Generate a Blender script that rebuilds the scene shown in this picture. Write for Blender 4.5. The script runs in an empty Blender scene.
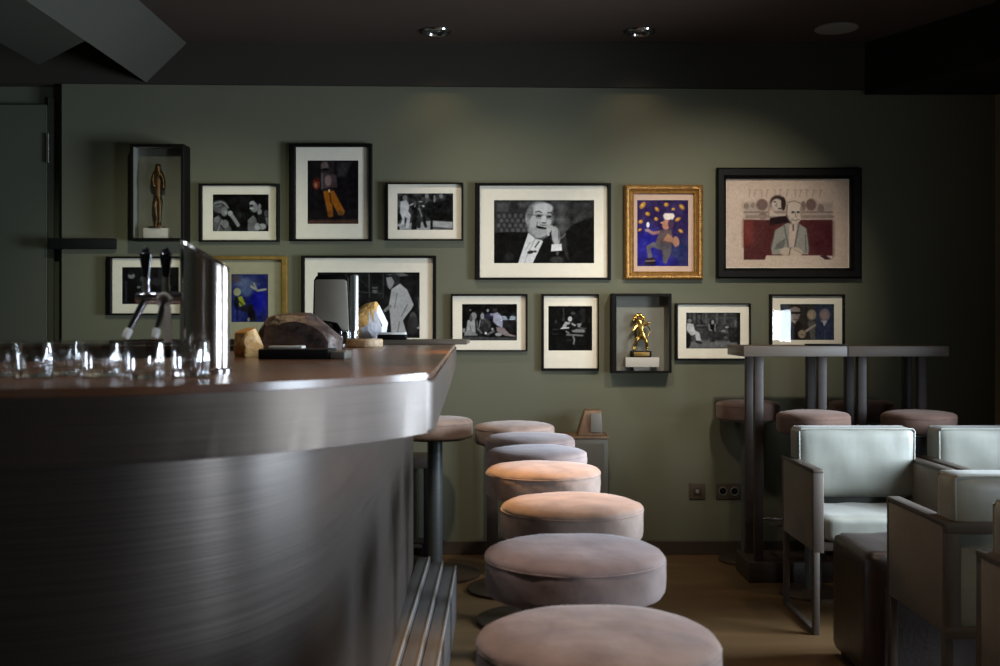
import bpy, bmesh, math, random
import numpy as np
from mathutils import Vector, Matrix
random.seed(7)
C = bpy.context.scene.collection
SC = bpy.context.scene
PI = math.pi
# ------------------------------------------------------------------ camera
CAMZ, F, HY = 1.25, 1100.0, 325.0
cam_d = bpy.data.cameras.new('camera'); cam = bpy.data.objects.new('camera', cam_d); C.objects.link(cam)
cam.location = (0, 0, CAMZ); cam.rotation_euler = (PI/2, 0, 0)
cam_d.sensor_width = 36; cam_d.lens = 36*F/1000; cam_d.shift_y = -0.008; cam_d.clip_start = .05
cam_d.dof.use_dof = True; cam_d.dof.focus_distance = 4.8; cam_d.dof.aperture_fstop = 6.3
SC.camera = cam
# ------------------------------------------------------------------ world, exposure
w = bpy.data.worlds.new('World'); SC.world = w; w.use_nodes = True
bgn = w.node_tree.nodes['Background']; bgn.inputs[0].default_value = (.55, .68, .9, 1); bgn.inputs[1].default_value = 0.6
vs = SC.view_settings
vs.view_transform = 'Standard'; vs.look = 'None'; vs.gamma = 1; vs.use_curve_mapping = False; vs.exposure = 0.6
# ------------------------------------------------------------------ lights
def area(name, loc, aim, sx, sy, power, col, spread=180):
    l = bpy.data.lights.new(name, 'AREA'); l.shape = 'RECTANGLE'; l.size = sx; l.size_y = sy
    l.energy = power; l.color = col; l.spread = math.radians(spread)
    o = bpy.data.objects.new(name, l); C.objects.link(o); o.location = loc
    o.rotation_euler = (Vector(aim)-Vector(loc)).to_track_quat('-Z', 'Y').to_euler()
    return o
def spot(name, loc, aim, power, col, ang=60, blend=.6, r=.04):
    l = bpy.data.lights.new(name, 'SPOT'); l.energy = power; l.color = col; l.spot_size = math.radians(ang)
    l.spot_blend = blend; l.shadow_soft_size = r
    o = bpy.data.objects.new(name, l); C.objects.link(o); o.location = loc
    o.rotation_euler = (Vector(aim)-Vector(loc)).to_track_quat('-Z', 'Y').to_euler()
    return o
COOL = (.74, .87, 1.0); WARM = (1.0, .70, .40)
area('window_daylight', (2.697, 1.36, 1.08), (0, 1.36, 1.08), .78, .62, 36, COOL)
area('window_daylight', (2.697, 3.98, 1.2), (0, 3.98, .9), .98, 1.25, 66, COOL, 112)
area('window_daylight', (.11, -2.66, 1.34), (.11, 0, 1.34), .2, .05, .25, COOL)
NEUT = (1.0, .92, .78)
spot('spot_wall', (-.34, 5.16, 2.74), (.35, 6, .8), 24, (1, .9, .74), 90, 1.0, .025)
spot('spot_wall', (.3, 3.6, 2.74), (.12, 6, .52), 80, (1, .85, .67), 52, 1, .05)
spot('spot_wall', (-1.15, 4.0, 2.74), (-1.65, 6, 1.12), 60, (.94, .95, .72), 58, 1.0, .05)
spot('spot_wall', (1.2, 3.8, 2.74), (1.13, 6, 1.5), 112, NEUT, 46, .9, .05)
spot('spot_stools', (.22, 3.3, 2.74), (.19, 3.3, 0), 210, (1, .6, .28), 36, .7, .04)
spot('spot_stools', (.2, 1.75, 2.74), (.2, 1.75, 0), 52, (1, .80, .70), 50, .8, .04)
spot('spot_bar', (-.7, 3.3, 2.74), (-.6, 3.2, 1.1), 26, WARM, 75, .9, .04)
spot('spot_bar', (-.55, 2.1, 2.74), (-.55, 1.95, 1.1), 16, (.92, .96, 1), 60, .9, .05)  # added out of view to give glasses and tap their highlights
spot('spot_bar', (-1.36, 1.86, 2.74), (-1.0, 1.8, 1.1), 18, (.92, .96, 1), 60, .9, .06)
spot('spot_bar', (-.15, .55, 2.74), (-.64, 1.85, 1.24), 9, (.95, .97, 1), 21, .6, .08)  # added unseen fill, brightens the tap and tumbler fronts
spot('spot_lounge', (.95, 2.5, 2.74), (1.5, 3.4, .4), 30, WARM, 62, .9, .05)  # added unseen spot, lifts the armchair seen from behind
spot('spot_lounge', (1.75, 4.6, 2.74), (1.7, 4.7, 0), 16, WARM, 70, .9, .04)
spot('downlight_lamp', (-.33, 5.75, 2.75), (-.33, 5.8, 0), 3, WARM, 110, 1, .03)
spot('downlight_lamp', (.73, 5.75, 2.75), (.73, 5.8, 0), 3, WARM, 110, 1, .03)

# ------------------------------------------------------------------ materials
def s2l(c):
    c = np.asarray(c, float); return np.where(c <= .04045, c/12.92, ((c+.055)/1.055)**2.4)
def lin(r, g, b): return tuple(float(v) for v in s2l([r/255, g/255, b/255])) + (1.0,)
def mat(name, rgb, rough=.5, metal=0., rgb2=None, scale=(6, 6, 6), contrast=(.35, .65), bump=0., bscale=None, sheen=0., coat=0., spec=.5, detail=5., rvar=0., tint=None):
    m = bpy.data.materials.new(name); m.use_nodes = True
    nt = m.node_tree; b = nt.nodes['Principled BSDF']
    b.inputs['Base Color'].default_value = lin(*rgb); b.inputs['Roughness'].default_value = rough
    b.inputs['Metallic'].default_value = metal; b.inputs['Specular IOR Level'].default_value = spec
    if sheen:
        b.inputs['Sheen Weight'].default_value = sheen; b.inputs['Sheen Roughness'].default_value = .45
        if tint: b.inputs['Sheen Tint'].default_value = lin(*tint)
    if coat: b.inputs['Coat Weight'].default_value = coat; b.inputs['Coat Roughness'].default_value = .12
    tc = nt.nodes.new('ShaderNodeTexCoord')
    def noise(sc, det):
        mp = nt.nodes.new('ShaderNodeMapping'); mp.inputs['Scale'].default_value = sc
        nt.links.new(tc.outputs['Object'], mp.inputs[0])
        n = nt.nodes.new('ShaderNodeTexNoise'); n.inputs['Scale'].default_value = 1; n.inputs['Detail'].default_value = det
        nt.links.new(mp.outputs[0], n.inputs['Vector']); return n
    if rgb2:
        n = noise(scale, detail); r = nt.nodes.new('ShaderNodeValToRGB')
        r.color_ramp.elements[0].position, r.color_ramp.elements[1].position = contrast
        r.color_ramp.elements[0].color = lin(*rgb); r.color_ramp.elements[1].color = lin(*rgb2)
        nt.links.new(n.outputs[0], r.inputs[0]); nt.links.new(r.outputs[0], b.inputs['Base Color'])
        if rvar:
            mr = nt.nodes.new('ShaderNodeMapRange'); mr.inputs[3].default_value = rough-rvar; mr.inputs[4].default_value = rough+rvar
            nt.links.new(n.outputs[0], mr.inputs[0]); nt.links.new(mr.outputs[0], b.inputs['Roughness'])
    if bump:
        n2 = noise(bscale or scale, 4); bp = nt.nodes.new('ShaderNodeBump'); bp.inputs['Strength'].default_value = bump
        bp.inputs['Distance'].default_value = .01
        nt.links.new(n2.outputs[0], bp.inputs['Height']); nt.links.new(bp.outputs[0], b.inputs['Normal'])
    return m
M = {}
M['wall'] = mat('wall_paint', (97, 97, 80), .75, rgb2=(100, 100, 83), scale=(1.5, 1.5, 1.5), bump=.05, bscale=(90, 90, 90), spec=.25)
M['alcove'] = mat('alcove_paint', (84, 86, 74), .7, rgb2=(88, 90, 78), scale=(1.5, 1.5, 1.5), spec=.25)
M['door'] = mat('door_paint', (80, 82, 70), .5, rgb2=(84, 86, 74), scale=(2, 2, 2), spec=.3)
M['ceil'] = mat('ceiling_paint', (66, 54, 48), .85, rgb2=(69, 58, 51), scale=(2, 2, 2), spec=.2)
M['canopy'] = mat('canopy_paint', (66, 65, 59), .85, rgb2=(69, 68, 61), scale=(2, 2, 2), spec=.2)
M['bulk'] = mat('bulkhead_paint', (50, 47, 41), .85, rgb2=(53, 50, 43), scale=(2, 2, 2), spec=.2)
M['dark'] = mat('dark_paint', (28, 26, 23), .85, rgb2=(30, 28, 25), scale=(2, 2, 2), spec=.2)
M['rwall'] = mat('side_wall_paint', (150, 130, 106), .8, rgb2=(156, 136, 110), scale=(2, 2, 2), spec=.2)
M['floor'] = mat('oiled_floor', (84, 64, 41), .42, rgb2=(98, 76, 49), scale=(1.2, 7, 1), bump=.015, bscale=(20, 20, 20), spec=.4, rvar=.08)
M['base'] = mat('skirting_wood', (60, 50, 41), .5, rgb2=(66, 54, 44), scale=(1, 20, 20))
M['bartop'] = mat('bar_top_wood', (96, 62, 44), .27, 0, rgb2=(112, 76, 54), scale=(2, 14, 2), spec=.6, bump=.02, bscale=(3, 40, 3))
M['fascia'] = mat('bar_fascia_wood', (78, 68, 61), .4, .6, rgb2=(86, 75, 68), scale=(1.5, 1.5, 200), bump=.02, bscale=(1.5, 1.5, 220), rvar=.05)
M['barfront'] = mat('bar_front_veneer', (68, 61, 57), .37, .62, rgb2=(79, 71, 66), scale=(2, 2, 240), bump=.025, bscale=(2, 2, 260), rvar=.03)
M['step'] = mat('step_slat_metal', (96, 94, 94), .36, .5, rgb2=(106, 103, 102), scale=(20, 1, 20))
M['suede'] = mat('stool_suede', (118, 98, 89), .85, rgb2=(160, 137, 124), scale=(9, 9, 9), contrast=(.3, .7), bump=.25, bscale=(14, 14, 14), sheen=.35, tint=(220, 215, 215))
M['suede_m'] = mat('stool_suede_mauve', (112, 95, 90), .85, rgb2=(152, 132, 126), scale=(8, 8, 8), contrast=(.3, .7), bump=.25, bscale=(14, 14, 14), sheen=.35, tint=(215, 212, 218))
M['suede_b'] = mat('stool_suede_brown', (88, 66, 57), .85, rgb2=(108, 82, 71), scale=(6, 6, 6), contrast=(.3, .7), bump=.25, bscale=(14, 14, 14), sheen=.3, tint=(210, 190, 180))
M['post'] = mat('stool_post_steel', (92, 96, 97), .4, .5, rgb2=(98, 102, 103), scale=(4, 4, 60))
M['disc'] = mat('stool_base_bronze', (78, 66, 56), .4, .7, rgb2=(86, 72, 60), scale=(8, 8, 8))
M['wood'] = mat('dark_wood', (47, 37, 32), .5, rgb2=(57, 45, 38), scale=(3, 3, 30), bump=.05, bscale=(4, 4, 60))
M['twood'] = mat('table_wood', (80, 71, 61), .45, rgb2=(89, 78, 68), scale=(3, 40, 40), bump=.04, bscale=(3, 60, 60))
M['fabric'] = mat('chair_satin', (116, 117, 109), .42, rgb2=(127, 128, 119), scale=(3, 3, 10), bump=.3, bscale=(9, 9, 4), sheen=.25, spec=.45)
M['panel'] = mat('chair_panel_fabric', (84, 75, 64), .6, rgb2=(94, 84, 71), scale=(4, 4, 12), bump=.1, bscale=(60, 60, 60), sheen=.2)
M['cframe'] = mat('chair_frame_bronze', (84, 75, 68), .45, .4, rgb2=(80, 72, 65), scale=(5, 5, 5))
M['leather'] = mat('pouf_leather', (36, 25, 23), .34, rgb2=(43, 29, 27), scale=(10, 10, 10), bump=.15, bscale=(60, 60, 60))
M['black'] = mat('black_lacquer', (11, 9, 8), .5, rgb2=(14, 12, 11), scale=(20, 20, 20), spec=.12)
M['blackm'] = mat('black_matte', (16, 16, 16), .7, rgb2=(19, 18, 18), scale=(20, 20, 20), spec=.2)
M['mat'] = mat('mat_board', (226, 218, 200), .8, rgb2=(230, 222, 205), scale=(30, 30, 30), spec=.2)
M['matp'] = mat('mat_board_pinkish', (190, 160, 142), .8, rgb2=(196, 167, 148), scale=(30, 30, 30), spec=.2)
M['mato'] = mat('mat_board_olive', (150, 144, 118), .8, rgb2=(156, 150, 124), scale=(30, 30, 30), spec=.2)
M['gilt'] = mat('gilded_wood', (138, 102, 54), .4, .6, rgb2=(172, 132, 74), scale=(60, 60, 60), bump=.3, bscale=(120, 120, 120))
M['giltd'] = mat('old_gilt', (122, 96, 44), .4, .6, rgb2=(140, 112, 56), scale=(40, 40, 40))
M['gold'] = mat('gold_metal', (214, 170, 84), .22, 1., rgb2=(226, 184, 98), scale=(20, 20, 20))
M['bronze'] = mat('dark_gold_metal', (66, 49, 28), .4, .8, rgb2=(84, 62, 36), scale=(30, 30, 30))
M['box'] = mat('shadow_box_grey', (112, 112, 102), .7, rgb2=(118, 117, 107), scale=(8, 8, 8))
M['block'] = mat('white_block', (176, 170, 160), .7, rgb2=(182, 176, 166), scale=(15, 15, 15))
M['chrome'] = mat('chrome', (200, 200, 204), .12, 1., rgb2=(206, 206, 210), scale=(4, 4, 60), rvar=.03)
M['steel'] = mat('brushed_steel', (186, 178, 172), .2, 1., rgb2=(196, 188, 182), scale=(3, 3, 90), rvar=.04)
M['bnavy'] = mat('black_tap_handle', (14, 15, 24), .12, rgb2=(16, 17, 27), scale=(9, 9, 9), coat=.6)
M['white'] = mat('white_plastic', (224, 222, 216), .4, rgb2=(228, 226, 220), scale=(9, 9, 9))
M['amber'] = mat('amber_stone', (206, 150, 78), .45, rgb2=(232, 190, 124), scale=(25, 25, 45), bump=.5, bscale=(40, 40, 60))
M['amberw'] = mat('pale_stone', (226, 222, 226), .5, rgb2=(206, 206, 216), scale=(25, 25, 25), bump=.5, bscale=(40, 40, 40))
M['stone'] = mat('brown_stone', (46, 39, 39), .5, rgb2=(100, 80, 71), scale=(18, 18, 40), bump=.9, bscale=(30, 30, 50))
M['grey'] = mat('grey_plastic', (108, 104, 96), .5, rgb2=(112, 108, 99), scale=(9, 9, 9))
M['cork'] = mat('pale_wood_disc', (190, 168, 136), .6, rgb2=(160, 132, 100), scale=(50, 50, 50), bump=.3, bscale=(60, 60, 60))
M['paper'] = mat('paper', (222, 220, 214), .7, rgb2=(226, 224, 218), scale=(9, 9, 9))
M['cab'] = mat('cabinet_paint', (84, 79, 69), .55, rgb2=(89, 83, 72), scale=(3, 3, 3))
M['socket'] = mat('socket_brown', (72, 62, 52), .4, rgb2=(76, 66, 55), scale=(20, 20, 20))
M['tan'] = mat('tan_wood_block', (98, 73, 53), .45, rgb2=(114, 86, 62), scale=(30, 30, 6), bump=.2, bscale=(40, 40, 8))
M['greyl'] = mat('pale_grey_plastic', (150, 145, 133), .5, rgb2=(154, 149, 137), scale=(9, 9, 9))
M['brush'] = mat('brushed_column_steel', (214, 212, 210), .34, .9, rgb2=(222, 220, 218), scale=(3, 3, 90))
M['spk'] = mat('speaker_grille', (120, 114, 108), .8, rgb2=(126, 120, 113), scale=(90, 90, 90))
def glass_mat():
    m = bpy.data.materials.new('picture_glass'); m.use_nodes = True; nt = m.node_tree; nt.nodes.clear()
    o = nt.nodes.new('ShaderNodeOutputMaterial'); mx = nt.nodes.new('ShaderNodeMixShader'); t = nt.nodes.new('ShaderNodeBsdfTransparent')
    g = nt.nodes.new('ShaderNodeBsdfGlossy'); g.inputs['Roughness'].default_value = .02; f = nt.nodes.new('ShaderNodeFresnel'); f.inputs[0].default_value = 1.5
    ge = nt.nodes.new('ShaderNodeNewGeometry'); mu = nt.nodes.new('ShaderNodeMath'); mu.operation = 'SUBTRACT'; mu.use_clamp = True
    nt.links.new(f.outputs[0], mu.inputs[0]); nt.links.new(ge.outputs['Backfacing'], mu.inputs[1]); nt.links.new(mu.outputs[0], mx.inputs[0]); nt.links.new(t.outputs[0], mx.inputs[1]); nt.links.new(g.outputs[0], mx.inputs[2]); nt.links.new(mx.outputs[0], o.inputs[0])
    return m
M['pane'] = glass_mat()
def tumbler_mat():
    m = bpy.data.materials.new('clear_glass'); m.use_nodes = True; b = m.node_tree.nodes['Principled BSDF']
    b.inputs['Transmission Weight'].default_value = 1; b.inputs['Roughness'].default_value = 0.02; b.inputs['IOR'].default_value = 1.5
    b.inputs['Base Color'].default_value = (.97, .98, 1, 1); return m
M['thin'] = glass_mat(); M['thin'].name = 'thin_clear_glass'
for n_ in M['thin'].node_tree.nodes:
    if n_.type == 'FRESNEL': n_.inputs[0].default_value = 3.0
    if n_.type == 'BSDF_GLOSSY': n_.inputs['Roughness'].default_value = .09
M['tumbler'] = tumbler_mat()
def print_mat():
    m = bpy.data.materials.new('printed_picture'); m.use_nodes = True; nt = m.node_tree; b = nt.nodes['Principled BSDF']
    a = nt.nodes.new('ShaderNodeVertexColor'); a.layer_name = 'Col'; nt.links.new(a.outputs[0], b.inputs['Base Color']); b.inputs['Roughness'].default_value = .6
    b.inputs['Specular IOR Level'].default_value = .05
    return m
M['print'] = print_mat()

# ------------------------------------------------------------------ mesh helpers
def box(bm, x0, x1, y0, y1, z0, z1, bev=0, seg=2, rot=None):
    vs_ = [bm.verts.new((x, y, z)) for x in (x0, x1) for y in (y0, y1) for z in (z0, z1)]
    fs = [bm.faces.new([vs_[i] for i in q]) for q in ((0, 1, 3, 2), (4, 6, 7, 5), (0, 4, 5, 1), (2, 3, 7, 6), (0, 2, 6, 4), (1, 5, 7, 3))]
    g = list(vs_)
    if bev:
        es = list({e for f in fs for e in f.edges})
        r = bmesh.ops.bevel(bm, geom=es, offset=bev, segments=seg, profile=.5, affect='EDGES')
        g = list({v for f in r['faces'] for v in f.verts} | {v for v in vs_ if v.is_valid})
    if rot is not None:
        M4, c = rot; bmesh.ops.rotate(bm, verts=g, cent=c, matrix=M4)
    return g
def prism(bm, poly, z0, z1, bev=0, seg=2):
    lo = [bm.verts.new((x, y, z0)) for x, y in poly]; hi = [bm.verts.new((x, y, z1)) for x, y in poly]
    n = len(poly); f0 = bm.faces.new(lo[::-1]); f1 = bm.faces.new(hi)
    for i in range(n): bm.faces.new((lo[i], lo[(i+1) % n], hi[(i+1) % n], hi[i]))
    if bev: bmesh.ops.bevel(bm, geom=list(f0.edges)+list(f1.edges), offset=bev, segments=seg, profile=.5, affect='EDGES')
def lathe(bm, prof, c=(0, 0, 0), n=40, caps=True):
    rings = []
    for r, z in prof:
        rings.append([bm.verts.new((c[0]+r*math.cos(2*PI*k/n), c[1]+r*math.sin(2*PI*k/n), c[2]+z)) for k in range(n)])
    for a, b in zip(rings, rings[1:]):
        for k in range(n): bm.faces.new((a[k], a[(k+1) % n], b[(k+1) % n], b[k]))
    if caps: bm.faces.new(rings[0][::-1]); bm.faces.new(rings[-1])
    return rings
def tube(bm, pts, r, n=12, closed=False):
    pts = [Vector(p) for p in pts]; rs = r if isinstance(r, (list, tuple)) else [r]*len(pts); rings = []
    up = Vector((0, 0, 1))
    for i, p in enumerate(pts):
        if closed: t = pts[(i+1) % len(pts)]-pts[i-1]
        else: t = pts[min(i+1, len(pts)-1)]-pts[max(i-1, 0)]
        t.normalize(); a = t.cross(up)
        if a.length < .05: a = t.cross(Vector((1, 0, 0)))
        a.normalize(); b = a.cross(t)
        rings.append([bm.verts.new(p+(a*math.cos(2*PI*k/n)+b*math.sin(2*PI*k/n))*rs[i]) for k in range(n)])
    m = len(rings)
    for i in range(m if closed else m-1):
        A, B = rings[i], rings[(i+1) % m]
        for k in range(n): bm.faces.new((A[k], A[(k+1) % n], B[(k+1) % n], B[k]))
    if not closed: bm.faces.new(rings[0][::-1]); bm.faces.new(rings[-1])
def obj(name, bm, m, parent=None, smooth=True, label=None, ang=40):
    bmesh.ops.recalc_face_normals(bm, faces=bm.faces[:])
    me = bpy.data.meshes.new(name); bm.to_mesh(me); bm.free()
    if smooth:
        for p in me.polygons: p.use_smooth = True
        me.set_sharp_from_angle(angle=math.radians(ang))
    me.materials.append(M[m] if isinstance(m, str) else m)
    o = bpy.data.objects.new(name, me); C.objects.link(o)
    if parent: o.parent = parent
    if label: o['label'] = label
    return o
def B(): return bmesh.new()
def thing(name, label, cat, loc=(0, 0, 0), rz=0, group=None):
    o = bpy.data.objects.new(name, None); C.objects.link(o); o.location = loc; o.rotation_euler = (0, 0, rz)
    o.empty_display_size = .05
    o['label'] = label; o['category'] = cat
    if group: o['group'] = group
    return o
def tag(o, label, cat, group=None):
    o['label'] = label; o['category'] = cat
    if group: o['group'] = group
    return o
def struct(name, bm, m, parent=None, smooth=False):
    o = obj(name, bm, m, parent, smooth)
    if not parent: o['kind'] = 'structure'
    return o
def dup(root, loc, rz=0, label=None, group=None, mats=None):
    r = root.copy(); C.objects.link(r); r.location = loc; r.rotation_euler = (0, 0, rz)
    if label: r['label'] = label
    if group: r['group'] = group
    for ch in list(root.children):
        c = ch.copy(); C.objects.link(c); c.parent = r
        if mats and ch.name.split('.')[0] in mats:
            c.data = ch.data.copy(); c.data.materials[0] = M[mats[ch.name.split('.')[0]]]
        for g in ch.children:
            d = g.copy(); C.objects.link(d); d.parent = c
            if mats and g.name.split('.')[0] in mats:
                d.data = g.data.copy(); d.data.materials[0] = M[mats[g.name.split('.')[0]]]
    return r
def X(px, d): return (px-500)*d/F
def Z(py, d): return CAMZ-(py-HY)*d/F

# ------------------------------------------------------------------ room shell
WY = 6.0
XR, XL, YB, H = 2.70, -3.3, -2.6, 2.78
b = B(); box(b, XL-.1, XR+.1, YB-.1, WY+.3, -.1, 0); struct('floor', b, 'floor')
b = B(); box(b, XL-.1, XR+.1, YB-.1, WY+.3, H, H+.1); struct('ceiling', b, 'ceil')
b = B(); box(b, -2.39, XR+.1, WY, WY+.3, 0, H); struct('wall_back', b, 'wall')
b = B(); box(b, XL-.1, -2.39, WY+.07, WY+.3, 0, H); struct('wall_alcove', b, 'alcove')
b = B(); box(b, XL-.1, XL, YB-.1, WY+.07, 0, H); struct('wall_left', b, 'alcove')
def wall_open(axis, c0, c1, a0, a1, ops):
    b = B(); cur = a0
    def add(u0, u1, z0, z1):
        if axis == 'x': box(b, c0, c1, u0, u1, z0, z1)
        else: box(b, u0, u1, c0, c1, z0, z1)
    for u0, u1, z0, z1 in ops:
        add(cur, u0, 0, H); add(u0, u1, 0, z0); add(u0, u1, z1, H); cur = u1
    add(cur, a1, 0, H); return b
struct('wall_right', wall_open('x', XR, XR+.1, YB-.1, WY, [(.95, 1.85, .74, 1.42), (3.45, 4.52, .55, 1.87)]), 'rwall')
struct('wall_front', wall_open('y', YB-.1, YB, XL, XR, [(-.02, .24, 1.29, 1.39)]), 'rwall')
def window(n, axis, c, u0, u1, z0, z1):
    b = B()
    def add(a0, a1, y0, y1):
        if axis == 'x': box(b, c-.025, c+.025, a0, a1, y0, y1, .004)
        else: box(b, a0, a1, c-.025, c+.025, y0, y1, .004)
    t = min(.05, (z1-z0)*.12); mid = (u0+u1)/2
    add(u0, u1, z0, z0+t); add(u0, u1, z1-t, z1); add(u0, u0+t, z0+t, z1-t); add(u1-t, u1, z0+t, z1-t); add(mid-.02, mid+.02, z0+t, z1-t)
    o = struct('window_%d' % n, b, 'dark')
    b = B()
    if axis == 'x': box(b, c-.004, c+.004, u0+t, u1-t, z0+t, z1-t)
    else: box(b, u0+t, u1-t, c-.004, c+.004, z0+t, z1-t)
    obj('pane', b, 'pane', o, False)
window(1, 'x', XR+.06, .95, 1.85, .74, 1.42); window(2, 'x', XR+.06, 3.45, 4.52, .55, 1.87); window(3, 'y', YB-.04, -.02, .24, 1.29, 1.39)
b = B(); box(b, -2.39, XR-.016, WY-.016, WY, 0, .075, .003); struct('baseboard_back', b, 'base')
b = B(); box(b, XR-.016, XR, 2.6, WY-.016, 0, .075, .003); struct('baseboard_right', b, 'base')
# bulkhead over the wall (its lower edge drops slightly to the right)
b = B(); v = []
for y in (WY-.03, WY):
    v.append([b.verts.new(p) for p in ((-2.45, y, 2.565), (XR, y, 2.525), (XR, y, H), (-2.45, y, H))])
b.faces.new(v[0]); b.faces.new(v[1][::-1])
for i in range(4): b.faces.new((v[0][i], v[0][(i+1) % 4], v[1][(i+1) % 4], v[1][i]))
struct('trim_1', b, 'bulk')
b = B(); box(b, XL, -2.45, WY-.03, WY+.07, 2.565, H); struct('trim_2', b, 'bulk')
# dropped saw-toothed ceiling on the left
b = B(); prism(b, [(XL, 1.0), (-1.92, 1.0), (-1.92, 5.09), (-2.33, 5.56), (-2.33, 5.10), (-2.80, 5.62), (-2.80, 5.1), (XL, 5.6)], 2.565, H-.001); struct('trim_3', b, 'canopy')
b = B(); v = []
for y in (1.0, WY-.032): v.append([b.verts.new(p) for p in ((-1.9195, y, 2.566), (-1.70, y, H-.001), (-1.9195, y, H-.001))])
b.faces.new(v[0]); b.faces.new(v[1][::-1])
for i in range(3): b.faces.new((v[0][i], v[0][(i+1) % 3], v[1][(i+1) % 3], v[1][i]))
struct('trim_6', b, 'canopy')
# dark bulkhead at the right, running diagonally to the wall
b = B(); prism(b, [(1.98, WY-.031), (2.34, 5.23), (2.34, 3.2), (XR-.001, 3.2), (XR-.001, WY-.031)], 2.5, H-.001); struct('trim_4', b, 'dark')
# door in the alcove
b = B(); box(b, -3.2, -2.486, WY+.035, WY+.069, .005, 2.46, .003); dr = struct('door_1', b, 'door')
b = B(); lathe(b, [(.009, 0), (.009, .16)], (-2.478, WY+.03, 2.14), 12); obj('hinge', b, 'steel', dr)
b = B(); box(b, -2.482, -2.455, WY+.04, WY+.069, 0, 2.5, .002); struct('trim_5', b, 'alcove')
# ------------------------------------------------------------------ bar counter
def catmull(P, n=8):
    out = []; P = [Vector(p) for p in P]
    for i in range(len(P)-1):
        p0 = P[max(i-1, 0)]; p1 = P[i]; p2 = P[i+1]; p3 = P[min(i+2, len(P)-1)]
        for k in range(n):
            t = k/n
            out.append(.5*((2*p1)+(-p0+p2)*t+(2*p0-5*p1+4*p2-p3)*t*t+(-p0+3*p1-3*p2+p3)*t**3))
    out.append(P[-1]); return out
BT, BTH = 1.17, .1
front = catmull([(-2.2, 1.29), (-1.2, 1.30), (-.61, 1.37), (-.36, 1.505), (-.2, 1.69), (-.12, 1.835)], 10)
outer = [tuple(p) for p in front]+[(-.113, 1.855), (-.112, 1.90), (-.152, 3.4), (-.187, 4.72), (-.2, 4.75)]
inner = [(-3.2, 4.75), (-3.2, 4.2), (-.85, 4.2), (-.8, 2.7), (-1.05, 2.35), (-2.2, 2.1)]
def offset(pl, d):
    res = []
    for i, p in enumerate(pl):
        a = Vector(pl[max(i-1, 0)]); c = Vector(pl[min(i+1, len(pl)-1)]); t = (c-a).normalized()
        res.append((p[0]-t.y*d, p[1]+t.x*d))
    return res
bar = thing('bar_counter', 'large curved bar counter with dark satin wood front and polished brown top at the left', 'bar counter', (0, 0, 0))
b = B(); prism(b, offset(outer, .004)+inner, BT-.012, BT, .003); obj('counter_top', b, 'bartop', bar)
b = B(); prism(b, outer+[(x+.001, y) for x, y in inner], BT-BTH, BT-.0115, .006, 3); obj('fascia', b, 'fascia', bar, label='broad satin band round the counter edge')
bo = [tuple(p) for p in catmull([(-2.2, 1.45), (-1.2, 1.46), (-.70, 1.53), (-.47, 1.66), (-.36, 1.85), (-.315, 2.12), (-.322, 2.7), (-.335, 3.4), (-.358, 4.5), (-.37, 4.6)], 10)]
b = B(); prism(b, bo+[(-3.2, 4.6), (-3.2, 4.25), (-.9, 4.25), (-.86, 2.7), (-1.1, 2.4), (-2.2, 2.15)], 0, BT-BTH); obj('front_panel', b, 'barfront', bar, ang=50)
b = B(); box(b, -.36, -.185, 2.1, 4.72, 0.001, .19, .004); st = obj('foot_step', b, 'step', bar)
for k in range(3):
    b = B(); x0 = -.355+k*.057; box(b, x0, x0+.0555, 2.08, 4.75, .185, .248-.02*k, .004, 2); obj('step_slat', b, 'step', st)
    b = B(); tube(b, [(x0+.049, 2.08, .247-.02*k), (x0+.049, 4.752, .247-.02*k)], .005, 8); obj('step_nosing', b, 'brush', st)
# board on the far end of the bar
b = B(); box(b, -1.6, -.135, 4.5, 4.9, BT, BT+.018, .003); bd = obj('board', b, 'twood'); tag(bd, 'thin brown board lying across the far end of the bar counter', 'board')
# rear part of the bar run (behind the glasses)
# ------------------------------------------------------------------ bar stools
def make_stool(label, h, r, rb, group, cm='suede', loc=(0, 0, 0)):
    t = thing('bar_stool', label, 'stool', loc, 0, group)
    th = .088; b = B()
    prof = [(r*.9, 0), (r*.965, .003), (r*.985, .009), (r*.992, .02), (r*.997, .04), (r*.998, .055), (r*.996, th-.022), (r*.99, th-.015)]
    obj_prof = prof+[(r*.993, th-.012), (r*.985, th-.006), (r*.955, th), (r*.88, th+.006), (r*.7, th+.0115), (r*.45, th+.0145), (r*.2, th+.0155), (.004, th+.0155)]
    n = 64; rg = lathe(b, [(a, z+h-th) for a, z in obj_prof], (0, 0, 0), n)
    rnd = random.Random(3)
    for i, ring in enumerate(rg):
        for k, v in enumerate(ring):
            a = 2*PI*k/n
            f = 1+.006*math.sin(5*a+i*.4)+.004*math.sin(13*a+1.3*i)
            v.co.x *= f; v.co.y *= f
            if i > 7: v.co.z += (.0013*math.sin(3*a+.5*i)+.0006*math.sin(7*a))*min(1, math.hypot(v.co.x, v.co.y)/r)**2
    cu = obj('seat_cushion', b, cm, t, ang=75)
    b = B(); tube(b, [(r*.99*math.cos(2*PI*k/48), r*.99*math.sin(2*PI*k/48), h-.0135) for k in range(48)], .0022, 6, True); obj('seam', b, cm, cu)
    b = B(); lathe(b, [(r*.8, h-th-.008), (r*.8, h-th-.0005)], n=40); obj('seat_plate', b, 'post', t)
    b = B(); lathe(b, [(.038, .018), (.038, h-th-.009)], n=28); obj('post', b, 'post', t)
    b = B(); lathe(b, [(rb, 0), (rb, .012), (rb*.97, .016), (.06, .021), (.045, .03), (.039, .032)], n=48); obj('base', b, 'disc', t)
    return t
G1 = 'suede bar stools along the bar'
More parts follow.
